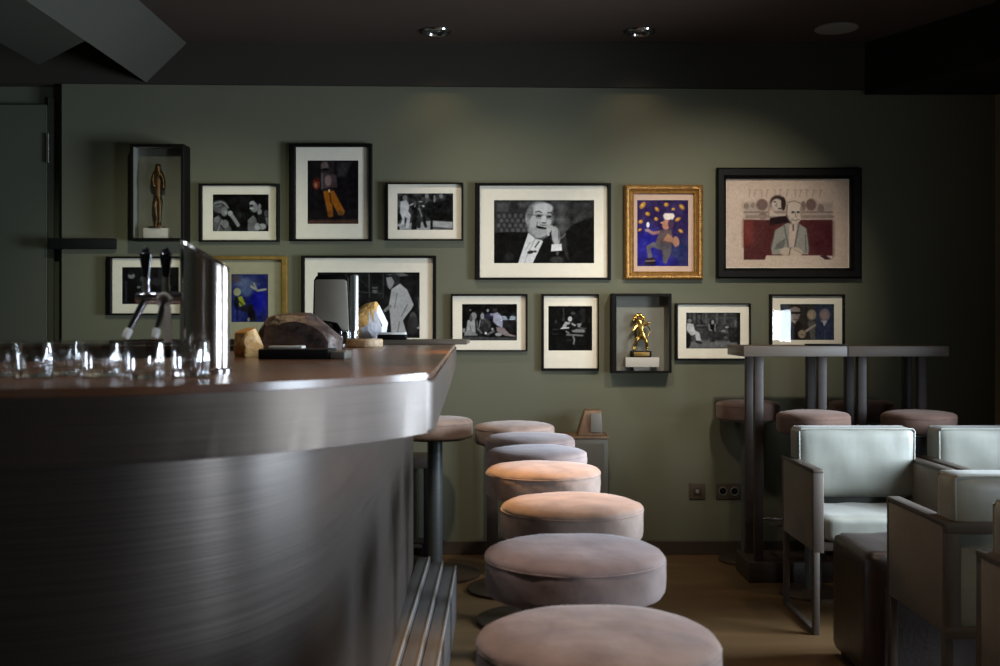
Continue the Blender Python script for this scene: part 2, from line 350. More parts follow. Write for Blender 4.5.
rows = [(.152, 1.71, 'suede', 'nearest pinkish suede bar stool, cut off by the bottom of the picture'),
        (.157, 2.31, 'suede_m', 'mauve suede bar stool second nearest along the bar'),
        (.191, 2.92, 'suede', 'orange-lit tan suede bar stool third nearest along the bar'),
        (.142, 3.63, 'suede', 'tan suede bar stool with orange-lit top, fourth nearest along the bar'),
        (.137, 4.14, 'suede_m', 'mauve-grey suede bar stool, fifth nearest along the bar'),
        (.125, 4.64, 'suede_m', 'mauve-grey suede bar stool just in front of the last one in the row'),
        (.068, 5.20, 'suede', 'pale pinkish suede bar stool farthest along the row, near the wall'),
        (-.325, 5.5, 'suede', 'pinkish suede bar stool with grey post beyond the far end of the bar')]
s0 = make_stool(rows[0][3], .768, .19, .225, G1, 'suede', (rows[0][0], rows[0][1], 0))
s1 = make_stool(rows[1][3], .776, .19, .225, G1, 'suede_m', (rows[1][0], rows[1][1], 0))
for i, (x, y, m_, lb) in enumerate(rows[2:]):
    dup(s1, (x, y, 0), 1.1*i+.5, lb, G1, {'seat_cushion': m_, 'seam': m_} if m_ != 'suede_m' else None)
G2 = 'brown stools at the high tables'
h0 = make_stool('brown suede stool behind the left high table, against the wall', .838, .168, .155, G2, 'suede_b', (1.315, 5.83, 0))
dup(h0, (1.455, 5.11, 0), .8, 'brown suede stool in front of the left high table, behind the armchair', G2)
dup(h0, (1.917, 5.83, 0), 1.7, 'brown suede stool behind the right high table, against the wall', G2)
dup(h0, (1.945, 5.11, 0), 2.9, 'brown suede stool in front of the right high table, between two armchairs', G2)
# ------------------------------------------------------------------ high tables
def make_table(x0, x1, label):
    t = thing('high_table', label, 'table', (x0, 5.28, 0), 0, 'square high tables along the wall')
    W = x1-x0; D = .38
    b = B(); box(b, 0, W, 0, D, 1.098, 1.149, .003); obj('table_top', b, 'twood', t)
    b = B(); box(b, .035, W-.035, .05, D-.03, 0, .1, .004); obj('base_block', b, 'wood', t)
    for px in (.07, W-.12):
        for py in (.07, D-.12):
            b = B(); box(b, px, px+.042, py, py+.042, .0995, 1.0985, .003); obj('post', b, 'wood', t)
    b = B(); x_a, x_b, ya, yb = .095, W-.095, .095, D-.095
    tube(b, [(x_a, ya, .27), (x_b, ya, .27)], .008); tube(b, [(x_a, yb, .27), (x_b, yb, .27)], .008)
    tube(b, [(x_a, ya, .27), (x_a, yb, .27)], .008); tube(b, [(x_b, ya, .27), (x_b, yb, .27)], .008)
    obj('foot_rail', b, 'chrome', t)
    return t
make_table(1.17, 1.668, 'left square high table of dark wood with chrome foot rail')
make_table(1.672, 2.155, 'right square high table of dark wood, joined to the left one')
b = B(); box(b, 1.50, 1.665, 5.30, 5.42, 1.149, 1.158, .002); mn = obj('menu', b, 'black'); tag(mn, 'thin dark menu folder lying on the left high table', 'menu')
# ------------------------------------------------------------------ armchairs
def cushion(bm, x0, x1, y0, y1, z0, z1, bulge, r=.025, axis='z', tilt=0):
    n = 12; cx, cy, cz = (x0+x1)/2, (y0+y1)/2, (z0+z1)/2; hx, hy, hz = (x1-x0)/2, (y1-y0)/2, (z1-z0)/2
    v0 = set(bm.verts)
    bmesh.ops.create_cube(bm, size=2)
    nv = [v for v in bm.verts if v not in v0]; es = list({e for v in nv for e in v.link_edges})
    bmesh.ops.subdivide_edges(bm, edges=es, cuts=n, use_grid_fill=True)
    nv = [v for v in bm.verts if v not in v0]
    for v in nv:
        u = [max(-1, min(1, c)) for c in v.co]
        p = [u[0]*hx, u[1]*hy, u[2]*hz]; h = [hx, hy, hz]
        q = [max(-(h[i]-r), min(h[i]-r, p[i])) for i in range(3)]
        d = Vector((p[0]-q[0], p[1]-q[1], p[2]-q[2]))
        if d.length > 1e-6: d = d.normalized()*r
        p = [q[i]+d[i] for i in range(3)]
        ia = {'x': 0, 'y': 1, 'z': 2}[axis]; o = [i for i in range(3) if i != ia]
        p[ia] += bulge*u[ia]*(1-abs(u[o[0]])**2.5)*(1-abs(u[o[1]])**2.5)
        p[ia] += .002*math.sin(9*u[o[0]]+3*u[o[1]])*abs(u[ia])
        if tilt: p[1] += tilt*(u[2]+1)*hz
        v.co = (cx+p[0], cy+p[1], cz+p[2])
def make_chair(label, loc, rz, W=.575, D=.5):
    # front at local y=0, back at y=D, x centred
    t = thing('armchair', label, 'armchair', loc, rz, 'low sled-frame armchairs')
    hw = W/2
    for s in (-1, 1):
        x0, x1 = (-hw, -hw+.042) if s < 0 else (hw-.042, hw)
        b = B(); box(b, x0, x1, .012, D-.03, .335, .655, .006); ap = obj('arm_panel', b, 'panel', t)
        b = B(); box(b, x0-.001, x1+.001, .0, D-.001, .652, .668, .003)
        box(b, x0-.001, x1+.001, 0, .014, .33, .653, .003); obj('arm_trim', b, 'cframe', ap)
        b = B(); xo0, xo1 = (x0+.002, x0+.026) if s < 0 else (x1-.026, x1-.002)
        box(b, xo0, xo1, .0, .032, 0, .336, .002); obj('leg', b, 'cframe', t)
        b = B(); box(b, xo0, xo1, D-.045, D-.013, 0, .336, .002); obj('leg', b, 'cframe', t)
        b = B(); box(b, xo0, xo1, .03, D-.043, 0, .02, .002); obj('runner', b, 'cframe', t)
    b = B(); box(b, -hw+.04, hw-.04, .02, D-.04, .335, .372, .003); obj('seat_frame', b, 'cframe', t)
    b = B(); cushion(b, -hw+.046, hw-.046, .0, D-.13, .372, .475, .012); obj('seat_cushion', b, 'fabric', t, ang=80)
    b = B(); box(b, -hw+.045, hw-.045, D-.03, D-.016, .345, .645, .003); obj('back_panel', b, 'fabric', t)
    b = B()
    box(b, -hw+.001, hw-.001, D-.034, D, .632, .668, .003); box(b, -hw+.001, hw-.001, D-.034, D, .322, .357, .003)
    box(b, -hw+.001, -hw+.043, D-.034, D, .355, .634, .003); box(b, hw-.043, hw-.001, D-.034, D, .355, .634, .003)
    obj('back_frame', b, 'cframe', t)
    b = B(); cushion(b, -hw+.048, hw-.048, D-.165, D-.036, .478, .668, .015, .02, 'y')
    b2 = b; cushion(b2, -hw+.03, hw-.03, D-.16, D-.02, .50, .805, .014, .028, 'y', .0)
    bc = obj('back_cushion', b2, 'fabric', t, ang=80)
    b = B()
    for yy in (D-.153, D-.027):
        tube(b, [(-hw+.04, yy, .505), (-hw+.037, yy, .79), (-hw+.045, yy, .798), (hw-.045, yy, .798), (hw-.037, yy, .79), (hw-.04, yy, .505)], .0045, 8)
    obj('piping', b, 'fabric', bc)
    return t
c0 = make_chair('grey satin armchair facing the camera, in front of the left high table', (1.262+.2875, 4.43, 0), 0)
dup(c0, (1.87+.2875, 4.43, 0), 0, 'grey satin armchair at the right edge, beside the one by the high table')
dup(c0, (1.317+.2875, 3.245+.5, 0), PI, 'armchair seen from behind, in front of the dark leather pouf')
dup(c0, (1.236+.2875, 2.36, 0), 0, 'nearest armchair, only its brownish corner showing at the right edge')
# pouf
pf = thing('pouf', 'dark brown leather cube pouf between the facing armchairs', 'pouf', (1.49, 3.99, 0))
b = B(); cushion(b, -.23, .23, -.21, .2, .025, .462, .01, .03); obj('body', b, 'leather', pf, ang=80)
b = B(); box(b, -.2, .2, -.18, .17, 0, .03); obj('plinth', b, 'blackm', pf)
# ------------------------------------------------------------------ low cabinet, block, side table, post
cb = thing('low_cabinet', 'low grey cabinet with thin wooden top against the wall behind the stools', 'cabinet', (.43, 5.86, 0))
b = B(); box(b, -.14, .135, -.11, .13, 0, .655, .003); obj('body', b, 'cab', cb)
b = B(); box(b, -.15, .142, -.117, .135, .655, .667, .002); obj('cabinet_top', b, 'tan', cb)
b = B(); box(b, -.12, .115, -.1115, -.109, .02, .63); obj('door', b, 'cab', cb)
blk = thing('wooden_block', 'tapered tan wooden block standing on the low grey cabinet', 'block', (.475, 5.83, .667))
b = B(); vs_ = []
for (x0, x1, y0, y1, z) in ((-.07, .065, -.06, .06, 0), (-.03, .06, -.04, .05, .135)):
    vs_.append([b.verts.new(p) for p in ((x0, y0, z), (x1, y0, z), (x1, y1, z), (x0, y1, z))])
ridge = [b.verts.new((-.015, .0, .165)), b.verts.new((.0, .05, .16))]
for i in range(4): b.faces.new((vs_[0][i], vs_[0][(i+1) % 4], vs_[1][(i+1) % 4], vs_[1][i]))
b.faces.new(vs_[0][::-1]); b.faces.new(vs_[1])
bmesh.ops.delete(b, geom=ridge, context='VERTS')
bmesh.ops.bevel(b, geom=list(b.edges), offset=.008, segments=2, profile=.5, affect='EDGES')
obj('body', b, 'tan', blk)
b = B(); box(b, .0, .055, -.066, -.058, .02, .12, .002); obj('face_plate', b, 'grey', blk, label='grey front plate')
sd = thing('side_table', 'small wooden side table by the wall beyond the end of the bar', 'side table', (-.52, 5.85, 0))
b = B(); box(b, -.2, .17, -.11, .12, .50, .56, .004); obj('table_top', b, 'wood', sd)
for sx in (-.18, .12):
    for sy in (-.095, .07):
        b = B(); box(b, sx, sx+.03, sy, sy+.03, .0, .501, .002); obj('leg', b, 'blackm', sd)
b = B(); box(b, -.17, .14, -.09, .09, .08, .1, .002); obj('shelf', b, 'wood', sd)
ps = thing('wooden_post', 'slim wooden post standing by the wall behind the row of stools', 'post', (-.035, 5.9, 0))
b = B(); box(b, -.035, .025, -.03, .03, .015, .70, .003); obj('shaft', b, 'wood', ps)
b = B(); box(b, -.05, .04, -.045, .045, 0, .015, .002); obj('foot', b, 'wood', ps)
# ------------------------------------------------------------------ sockets, ceiling fittings, black rail
def socket(pxs, py, label):
    x0, x1 = X(pxs[0], WY), X(pxs[1], WY); z0, z1 = Z(499, WY), Z(483, WY); n = len(pxs)-1
    t = thing('wall_socket', label, 'socket', ((x0+x1)/2, WY, (z0+z1)/2), 0, 'wall sockets above the skirting')
    w2, h2 = (x1-x0)/2, (z1-z0)/2
    b = B(); box(b, -w2, w2, -.008, 0, -h2, h2, .002); obj('plate', b, 'socket', t)
    return t, w2, h2
t, w2, h2 = socket((689, 705), 491, 'single brown wall socket with a pale centre')
b = B(); box(b, -.022, .022, -.0105, -.007, -.022, .022, .001); obj('insert', b, 'wood', t)
b = B(); box(b, -.009, .009, -.0125, -.01, -.012, .009, .001); obj('switch', b, 'grey', t)
t, w2, h2 = socket((716, 741), 491, 'double brown wall socket beside the high table')
for s in (-1, 1):
    b = B(); tube(b, [(s*.032+.021*math.cos(2*PI*k/24), -.0085, .021*math.sin(2*PI*k/24)) for k in range(24)], .0035, 6, True); sk = obj('socket_ring', b, 'grey', t)
    b = B(); r0 = lathe(b, [(.0185, -.001), (.0185, .001)], n=20)
    bmesh.ops.rotate(b, verts=b.verts[:], cent=(0, 0, 0), matrix=Matrix.Rotation(PI/2, 3, 'X')); bmesh.ops.translate(b, verts=b.verts[:], vec=(s*.032, -.0085, 0)); obj('socket_face', b, 'blackm', sk)
def downlight(x, y, label):
    t = thing('ceiling_downlight', label, 'downlight', (x, y, H), 0, 'round chrome ceiling downlights')
    b = B(); tube(b, [(.07*math.cos(2*PI*k/32), .07*math.sin(2*PI*k/32), -.004) for k in range(32)], .009, 8, True); obj('ring', b, 'chrome', t)
    b = B(); lathe(b, [(.066, -.002), (.045, -.0015), (.03, -.001), (.028, -.012), (.012, -.016)], n=32); obj('reflector', b, 'chrome', t, ang=20)
downlight(-.33, 5.72, 'left round chrome downlight in the dark ceiling')
downlight(.73, 5.72, 'right round chrome downlight in the dark ceiling')
sp = thing('ceiling_speaker', 'flat round grey ceiling speaker right of the downlights', 'speaker', (1.73, 5.66, H))
b = B(); lathe(b, [(.105, -.001), (.104, -.008), (.095, -.010), (.01, -.012)], n=40); obj('grille', b, 'spk', sp)
b = B(); tube(b, [(.105*math.cos(2*PI*k/40), .105*math.sin(2*PI*k/40), -.004) for k in range(40)], .005, 6, True); obj('rim', b, 'grey', sp)
rl = thing('wall_rail', 'black wall rail beside the dark door, left of the shadow box', 'rail', (-2.25, WY, 1.69))
b = B(); box(b, -.2, .165, -.045, -.012, -.028, .03, .003); obj('bar', b, 'blackm', rl)
for s in (-.1, .1):
    b = B(); box(b, s-.015, s+.015, -.013, 0, -.015, .015); obj('bracket', b, 'blackm', rl)
# ------------------------------------------------------------------ pictures
PD = 5.972
class Art:
    def __init__(s, rect, org, sc, bg, cell=.55):
        s.rect = rect; s.org = org; s.sc = sc
        x0, y0, x1, y1 = rect; s.nx = int((x1-x0)/cell)+1; s.ny = int((y1-y0)/cell)+1
        s.px = np.linspace(x0, x1, s.nx); s.py = np.linspace(y0, y1, s.ny)
        s.X, s.Y = np.meshgrid((s.px-org[0])*sc, (s.py-org[1])*sc)
        s.img = np.zeros((s.ny, s.nx, 3)); s.img[:] = s.col(bg)
    def col(s, c): return np.array([c]*3 if isinstance(c, (int, float)) else c, float)
    def put(s, m, c): s.img = s.img*(1-m[..., None])+s.col(c)*m[..., None]; return s
    def e(s, cx, cy, rx, ry, c, rot=0, soft=.3):
        ca, sa = math.cos(rot), math.sin(rot); dx, dy = s.X-cx, s.Y-cy
        d = np.sqrt(((dx*ca+dy*sa)/rx)**2+((-dx*sa+dy*ca)/ry)**2)
        return s.put(np.clip((1+soft/2-d)/soft, 0, 1), c)
    def seg(s, pts, closed):
        d = np.full(s.X.shape, 1e9); n = len(pts)
        for i in range(n if closed else n-1):
            ax, ay = pts[i]; bx, by = pts[(i+1) % n]; vx, vy = bx-ax, by-ay
            t = np.clip(((s.X-ax)*vx+(s.Y-ay)*vy)/(vx*vx+vy*vy+1e-9), 0, 1)
            d = np.minimum(d, np.hypot(s.X-ax-t*vx, s.Y-ay-t*vy))
        return d
    def p(s, pts, c, soft=None):
        soft = soft or s.sc*.9; ins = np.zeros(s.X.shape, bool); n = len(pts)
        for i in range(n):
            ax, ay = pts[i]; bx, by = pts[(i+1) % n]
            if ay == by: continue
            ins ^= ((ay > s.Y) != (by > s.Y)) & (s.X < (bx-ax)*(s.Y-ay)/(by-ay)+ax)
        sd = s.seg(pts, True)*np.where(ins, -1, 1)
        return s.put(np.clip(.5-sd/soft, 0, 1), c)
    def l(s, pts, w_, c, soft=None):
        soft = soft or s.sc*.9
        return s.put(np.clip((w_/2-s.seg(pts, False))/soft+.5, 0, 1), c)
    def n(s, amp, cell, seed, region=None):
        rg = np.random.RandomState(seed); out = np.zeros(s.X.shape)
        for o in range(2):
            c = cell/(2**o); gx = (s.X-s.X.min())/c; gy = (s.Y-s.Y.min())/c
            g = rg.rand(int(gy.max())+3, int(gx.max())+3)-.5
            ix, iy = gx.astype(int), gy.astype(int); fx, fy = gx-ix, gy-iy
            out += (g[iy, ix]*(1-fx)*(1-fy)+g[iy, ix+1]*fx*(1-fy)+g[iy+1, ix]*(1-fx)*fy+g[iy+1, ix+1]*fx*fy)/(o+1)
        m = np.ones(s.X.shape)
        if region:
            x0, y0, x1, y1 = region; m = ((s.X > x0) & (s.X < x1) & (s.Y > y0) & (s.Y < y1)).astype(float)
        s.img = np.clip(s.img+(out*amp*m)[..., None], 0.01, .95); return s
    def build(s, parent, yloc, gain=.9, name='print'):
        x0 = parent.location.x; z0 = parent.location.z
        s.n(.055, s.sc*1.5, 77); s.img = np.clip((s.img-.03)*1.03, .004, .95)
        lw = s2l(np.clip(s.img*gain, 0, 1)); me = bpy.data.meshes.new(name)
        xs = (s.px-500)*PD/F-x0; zs = CAMZ-(s.py-HY)*PD/F-z0
        XX, ZZ = np.meshgrid(xs, zs); co = np.stack([XX, np.full(XX.shape, yloc), ZZ], -1).reshape(-1, 3)
        i = np.arange(s.ny-1)[:, None]*s.nx+np.arange(s.nx-1)[None, :]
        fc = np.stack([i+s.nx, i+s.nx+1, i+1, i], -1).reshape(-1, 4)
        # thin sheet: front grid plus a back face, so the print is a real sheet of paper
        nb = len(co); cs = np.array([[xs[0], yloc+.0006, zs[-1]], [xs[-1], yloc+.0006, zs[-1]], [xs[-1], yloc+.0006, zs[0]], [xs[0], yloc+.0006, zs[0]]])
        me.from_pydata(np.vstack([co, cs]).tolist(), [], fc.tolist()+[[nb+3, nb+2, nb+1, nb]])
        a = me.color_attributes.new('Col', 'FLOAT_COLOR', 'POINT')
        arr = np.ones((nb+4, 4), np.float32); arr[:nb, :3] = lw.reshape(-1, 3); arr[nb:, :3] = .5; a.data.foreach_set('color', arr.ravel())
        me.materials.append(M['print']); o = bpy.data.objects.new(name, me); C.objects.link(o); o.parent = parent; return o
def ring(bm, o, i, y0, y1, prof=None):
    # mitred rectangular moulding: o, i = (x0,z0,x1,z1) outer / inner; y0 front, y1 back
    prof = prof or [(0, y1), (0, y0+.002), (.12, y0), (.88, y0), (1, y0+.003), (1, y1)]
    loops = []
    for t, y in prof:
        a = [o[k]+(i[k]-o[k])*t for k in range(4)]
        loops.append([bm.verts.new(p) for p in ((a[0], y, a[1]), (a[2], y, a[1]), (a[2], y, a[3]), (a[0], y, a[3]))])
    n = len(loops)
    for q in range(n):
        A, Bq = loops[q], loops[(q+1) % n]
        for k in range(4): bm.faces.new((A[k], A[(k+1) % 4], Bq[(k+1) % 4], Bq[k]))
def px_rect(r, cx, cz, d=PD):
    return (X(r[0], d)-cx, Z(r[3], d)-cz, X(r[2], d)-cx, Z(r[1], d)-cz)
def picture(label, outer, inner, art, fm='black', mm='mat', depth=.032, prof=None, cat='picture', name='framed_photograph', gain=1.0, group='framed pictures on the green wall', glass=True):
    cx, cz = X((outer[0]+outer[2])/2, PD), Z((outer[1]+outer[3])/2, PD)
    t = thing(name, label, cat, (cx, WY, cz), 0, group)
    o, i = px_rect(outer, cx, cz), px_rect(inner, cx, cz)
    b = B(); ring(b, o, i, -depth, -.001, prof(-depth) if prof else None); fr = obj('frame', b, fm, t, ang=30)
    b = B(); e = .002; box(b, o[0]+e, o[2]-e, -.008, -.002, o[1]+e, o[3]-e); obj('backing', b, 'blackm', t)
    a = px_rect(art.rect, cx, cz)
    k = .0035; b = B(); ring(b, (i[0]-k, i[1]-k, i[2]+k, i[3]+k), a, -.0125, -.0085, [(0, -.0085), (0, -.0125), (1, -.0125), (1, -.0085)]); obj('mat_board', b, mm, t, False)
    art.build(t, -.0095, gain)
    if glass:
        b = B(); box(b, i[0]-.002, i[2]+.002, -depth+.011, -depth+.0125, i[1]-.002, i[3]+.002); obj('glass_pane', b, 'pane', t, False)
    return t
# --- woman and man talking
A_ = Art((212, 194, 268, 231), (205, 190), 14.29, .05)
A_.p([(420, 60), (560, 60), (560, 585), (450, 585)], .09, 80)
A_.e(200, 235, 115, 95, .36).e(170, 200, 60, 40, .46).l([(130, 210), (220, 190), (310, 250)], 14, .2).l([(200, 160), (260, 180), (320, 250)], 20, .55)
A_.e(265, 305, 48, 68, .48).e(285, 320, 20, 25, .6).p([(110, 585), (105, 400), (180, 355), (250, 430), (360, 530), (372, 585)], .34).e(270, 480, 60, 60, .46).e(160, 420, 40, 40, .48).l([(230, 430), (170, 580)], 18, .55).l([(210, 500), (260, 560)], 20, .15)
A_.l([(340, 320), (400, 400), (462, 495)], 52, .52).e(350, 330, 34, 40, .6).e(480, 350, 30, 40, .16)
A_.e(690, 230, 62, 85, .5, -.2).e(665, 185, 40, 30, .6).p([(690, 150), (790, 140), (840, 270), (800, 310), (745, 230), (720, 180)], .06).e(655, 218, 26, 15, .12).e(655, 258, 30, 12, .7).e(770, 230, 22, 38, .5).e(770, 310, 32, 48, .52)
A_.p([(600, 585), (598, 430), (680, 350), (730, 420), (735, 585)], .42).e(790, 410, 62, 70, .09).e(740, 520, 40, 55, .6).e(810, 520, 55, 45, .58).l([(760, 490), (800, 550)], 8, .3).e(870, 330, 36, 50, .3).p([(850, 390), (905, 380), (905, 500), (870, 500)], .4).n(.1, 60, 1)
picture('small black framed photograph of a woman and a man talking, upper left', (198.5, 183.5, 279, 241.5), (202, 185.5, 276, 240), A_)
# --- man in orange trousers
A_ = Art((307, 160, 358, 223.6), (300, 155), 8.88, (.10, .085, .095))
A_.p([(320, 60), (455, 60), (400, 190), (330, 190)], (.22, .2, .2), 30).p([(178, 50), (300, 50), (300, 180), (180, 170)], (.2, .17, .17), 20).e(215, 95, 34, 42, (.42, .37, .35)).e(222, 125, 32, 14, (.1, .08, .08))
A_.p([(185, 150), (250, 165), (315, 175), (330, 280), (300, 300), (200, 310), (180, 230)], (.3, .24, .24)).e(245, 225, 28, 50, (.52, .42, .42)).l([(190, 160), (190, 300)], 14, (.36, .35, .36)).e(140, 255, 32, 48, (.45, .22, .16)).e(135, 265, 12, 22, (.7, .45, .35)).e(150, 215, 28, 14, (.3, .08, .06))
A_.p([(200, 318), (295, 312), (395, 500), (380, 530), (335, 520), (280, 420), (290, 545), (250, 548), (215, 400)], (.6, .36, .12)).l([(270, 420), (260, 340)], 14, (.35, .2, .08)).e(260, 520, 22, 28, (.5, .3, .12)).e(355, 510, 26, 25, (.42, .28, .14)).e(255, 312, 8, 16, (.9, .75, .55)).l([(200, 300), (310, 290)], 12, (.1, .08, .08))
A_.p([(65, 575), (515, 570), (515, 610), (65, 610)], (.3, .21, .17), 14).n(.06, 40, 2)
picture('tall black framed colour photograph of a figure in orange trousers', (289, 143.5, 372, 241), (295.6, 146.8, 368.4, 239), A_)
# --- street scene
A_ = Art((397, 193, 453, 229.6), (393, 190), 15.5, .24)
A_.n(.4, 70, 3, (60, 40, 930, 260)).p([(560, 190), (925, 110), (925, 490), (560, 490)], .09, 60).p([(60, 520), (350, 500), (600, 470), (925, 490), (925, 615), (60, 615)], .62).p([(600, 560), (925, 590), (925, 615), (600, 600)], .3)
A_.p([(110, 175), (200, 150), (250, 235), (230, 335), (105, 345)], .74).p([(100, 330), (230, 325), (272, 380), (240, 590), (190, 580), (212, 430), (180, 420), (172, 520), (110, 540), (140, 440)], .76).e(180, 115, 34, 40, .48).l([(180, 400), (185, 560)], 9, .3)
A_.e(80, 420, 40, 60, .08).e(75, 590, 25, 30, .12).e(280, 80, 32, 34, .12).l([(260, 150), (290, 260)], 60, .2).l([(260, 230), (330, 200), (330, 280)], 22, .7).l([(330, 300), (335, 420), (322, 590)], 85, .12).l([(330, 200), (310, 260)], 18, .1).e(430, 185, 60, 45, .2).e(440, 245, 46, 14, .82).e(420, 175, 40, 10, .6)
A_.l([(430, 260), (400, 420), (395, 560)], 60, .2).l([(400, 280), (440, 400)], 20, .55).l([(480, 300), (480, 480), (505, 560)], 44, .11).l([(560, 250), (595, 400), (595, 595)], 38, .08).e(560, 300, 70, 130, .1).e(520, 80, 28, 50, .5).e(640, 130, 18, 60, .48).e(740, 80, 30, 40, .45).n(.12, 40, 4)
picture('small black framed street scene photograph left of the laughing man', (385.5, 182.5, 463, 240.3), (388, 184, 461.4, 239), A_)
# --- laughing man portrait
A_ = Art((494, 199.8, 594.4, 263), (490, 196), 9.26, .19, .45)
A_.p([(60, 60), (190, 50), (165, 145), (60, 140)], .3, 25).p([(260, 60), (400, 45), (330, 110), (270, 100)], .3, 25).p([(600, 50), (960, 40), (960, 210), (820, 240), (720, 300), (640, 250)], .3, 60).n(.25, 90, 5, (560, 40, 968, 420))
for r_ in range(4):
    for c_ in range(6): A_.e(80+c_*52+(r_ % 2)*26, 180+r_*45, 17, 20, .33, 0, .6)
A_.p([(40, 340), (190, 330), (360, 335), (270, 625), (40, 625)], .075).p([(490, 405), (575, 350), (575, 500), (690, 515), (740, 625), (390, 625)], .085)
A_.e(462, 190, 122, 140, .66, -.12).e(452, 300, 100, 95, .6, -.1).e(500, 110, 85, 50, .76).e(352, 215, 24, 48, .58).e(372, 150, 28, 60, .46, .2).e(430, 250, 60, 70, .68).e(400, 345, 34, 50, .5, .4).e(468, 348, 52, 30, .64).e(455, 320, 80, 40, .62)
A_.l([(425, 145), (455, 138), (480, 150)], 10, .22).l([(535, 152), (565, 150), (585, 170)], 10, .22).e(455, 182, 26, 11, .2).e(548, 190, 24, 11, .2).l([(350, 170), (420, 175)], 5, .3).l([(425, 168), (490, 172), (490, 205), (430, 200), (425, 168)], 5, .38).l([(525, 175), (580, 178), (575, 212), (528, 208), (525, 175)], 5, .38)
A_.e(498, 215, 24, 34, .78).e(500, 245, 22, 8, .36).e(545, 240, 22, 26, .72).l([(440, 240), (428, 300)], 8, .44).e(482, 287, 48, 22, .08, .16).l([(448, 268), (522, 284)], 9, .85).l([(452, 306), (520, 310)], 6, .74).l([(460, 303), (520, 306)], 7, .5)
A_.p([(355, 338), (420, 395), (480, 405), (492, 420), (395, 625), (258, 625)], .82).l([(415, 400), (340, 560), (320, 625)], 7, .6).l([(370, 430), (330, 500)], 6, .6).p([(440, 390), (480, 385), (500, 370), (490, 410)], .3).e(375, 518, 30, 16, .2, -.2).e(418, 512, 18, 10, .3).l([(455, 420), (420, 470)], 14, .35)
A_.e(612, 370, 38, 90, .66, -.12).e(560, 300, 36, 34, .7).l([(540, 300), (540, 355)], 26, .7).l([(575, 290), (580, 350)], 24, .66).l([(568, 320), (562, 400)], 7, .2).l([(600, 290), (635, 340)], 22, .64).e(640, 350, 9, 60, .4)
A_.p([(572, 445), (664, 440), (668, 504), (565, 512)], .84).p([(570, 512), (690, 508), (690, 545), (570, 550)], .06).e(620, 590, 65, 32, .22).e(625, 530, 14, 18, .3).e(180, 560, 40, 40, .16)
A_.p([(700, 330), (770, 260), (860, 225), (968, 190), (968, 625), (735, 625)], .065, 18).l([(660, 390), (700, 350)], 10, .42).n(.06, 30, 6)
picture('large black framed black-and-white portrait of a laughing man in glasses', (475, 183, 611, 279.6), (479.8, 185.5, 607.7, 277.5), A_)
# --- gilded frame chef painting
A_ = Art((637.6, 199.8, 688.8, 266), (620, 180), 6.41, (.2, .15, .32))
A_.e(180, 420, 90, 110, (.15, .14, .5), 0, 1).e(390, 460, 70, 80, (.18, .2, .36), 0, 1).e(260, 520, 90, 40, (.14, .13, .5), 0, 1)
for x_, y_, a_, b_, r_ in ((148, 160, 26, 16, -.9), (240, 185, 18, 12, .8), (300, 155, 16, 14, 0), (345, 185, 12, 9, 0), (400, 170, 22, 14, .8), (180, 215, 17, 13, .4), (235, 248, 14, 12, .6), (135, 265, 15, 13, -.5), (130, 318, 14, 9, -.6), (375, 250, 20, 12, -.5), (393, 325, 18, 11, .6)):
    A_.e(x_, y_, a_, b_, (.62, .45, .22), r_).e(x_-2, y_-2, a_*.5, b_*.5, (.8, .62, .3), r_)
A_.p([(285, 245), (280, 225), (290, 210), (345, 212), (355, 230), (345, 245), (340, 255), (295, 255)], (.85, .8, .76)).e(298, 285, 25, 32, (.72, .52, .44)).e(272, 272, 10, 6, (.75, .55, .46)).e(330, 280, 20, 30, (.3, .22, .3))
A_.l([(270, 330), (215, 340), (180, 320)], 20, (.55, .4, .4)).e(182, 285, 10, 18, (.85, .85, .88)).e(178, 320, 16, 10, (.55, .45, .5)).p([(260, 320), (330, 315), (350, 400), (300, 420), (230, 400)], (.36, .3, .3)).p([(310, 340), (345, 370), (330, 400), (280, 385)], (.6, .44, .34)).e(365, 390, 18, 32, (.66, .48, .4), -.3).l([(330, 370), (360, 420)], 16, (.6, .45, .38))
A_.p([(240, 395), (335, 410), (330, 470), (300, 535), (280, 530), (270, 450), (215, 430)], (.33, .31, .33)).l([(220, 410), (185, 430), (195, 490)], 28, (.36, .34, .37)).p([(165, 500), (228, 495), (228, 545), (165, 545)], (.16, .13, .16)).p([(165, 515), (228, 512), (228, 520), (165, 523)], (.5, .42, .4)).n(.1, 40, 8)
gp = lambda y: [(0, -.001), (0, y+.012), (.1, y+.004), (.25, y), (.45, y+.002), (.55, y+.01), (.8, y+.018), (.92, y+.014), (1, y+.018), (1, -.001)]
g = picture('gilded carved frame with a painting of a cook in a white hat', (624.5, 185, 703, 279.6), (634, 193.5, 694, 271.5), A_, 'gilt', 'matp', .045, gp, name='framed_painting', glass=False)
o_, fr = px_rect((626.4, 187, 701, 277.7), g.location.x, g.location.z), [c for c in g.children if c.name.startswith('frame')][0]
b = B()
def bead(x, z, r):
    ret = bmesh.ops.create_uvsphere(b, u_segments=8, v_segments=6, radius=r); bmesh.ops.translate(b, verts=ret['verts'], vec=(x, -.045, z))
nx = 34; nz = 42
for k in range(nx):
    for z in (o_[1], o_[3]): bead(o_[0]+(o_[2]-o_[0])*k/(nx-1), z, .0055)
for k in range(1, nz-1):
    for x in (o_[0], o_[2]): bead(x, o_[1]+(o_[3]-o_[1])*k/(nz-1), .0055)
obj('beading', b, 'gilt', fr)
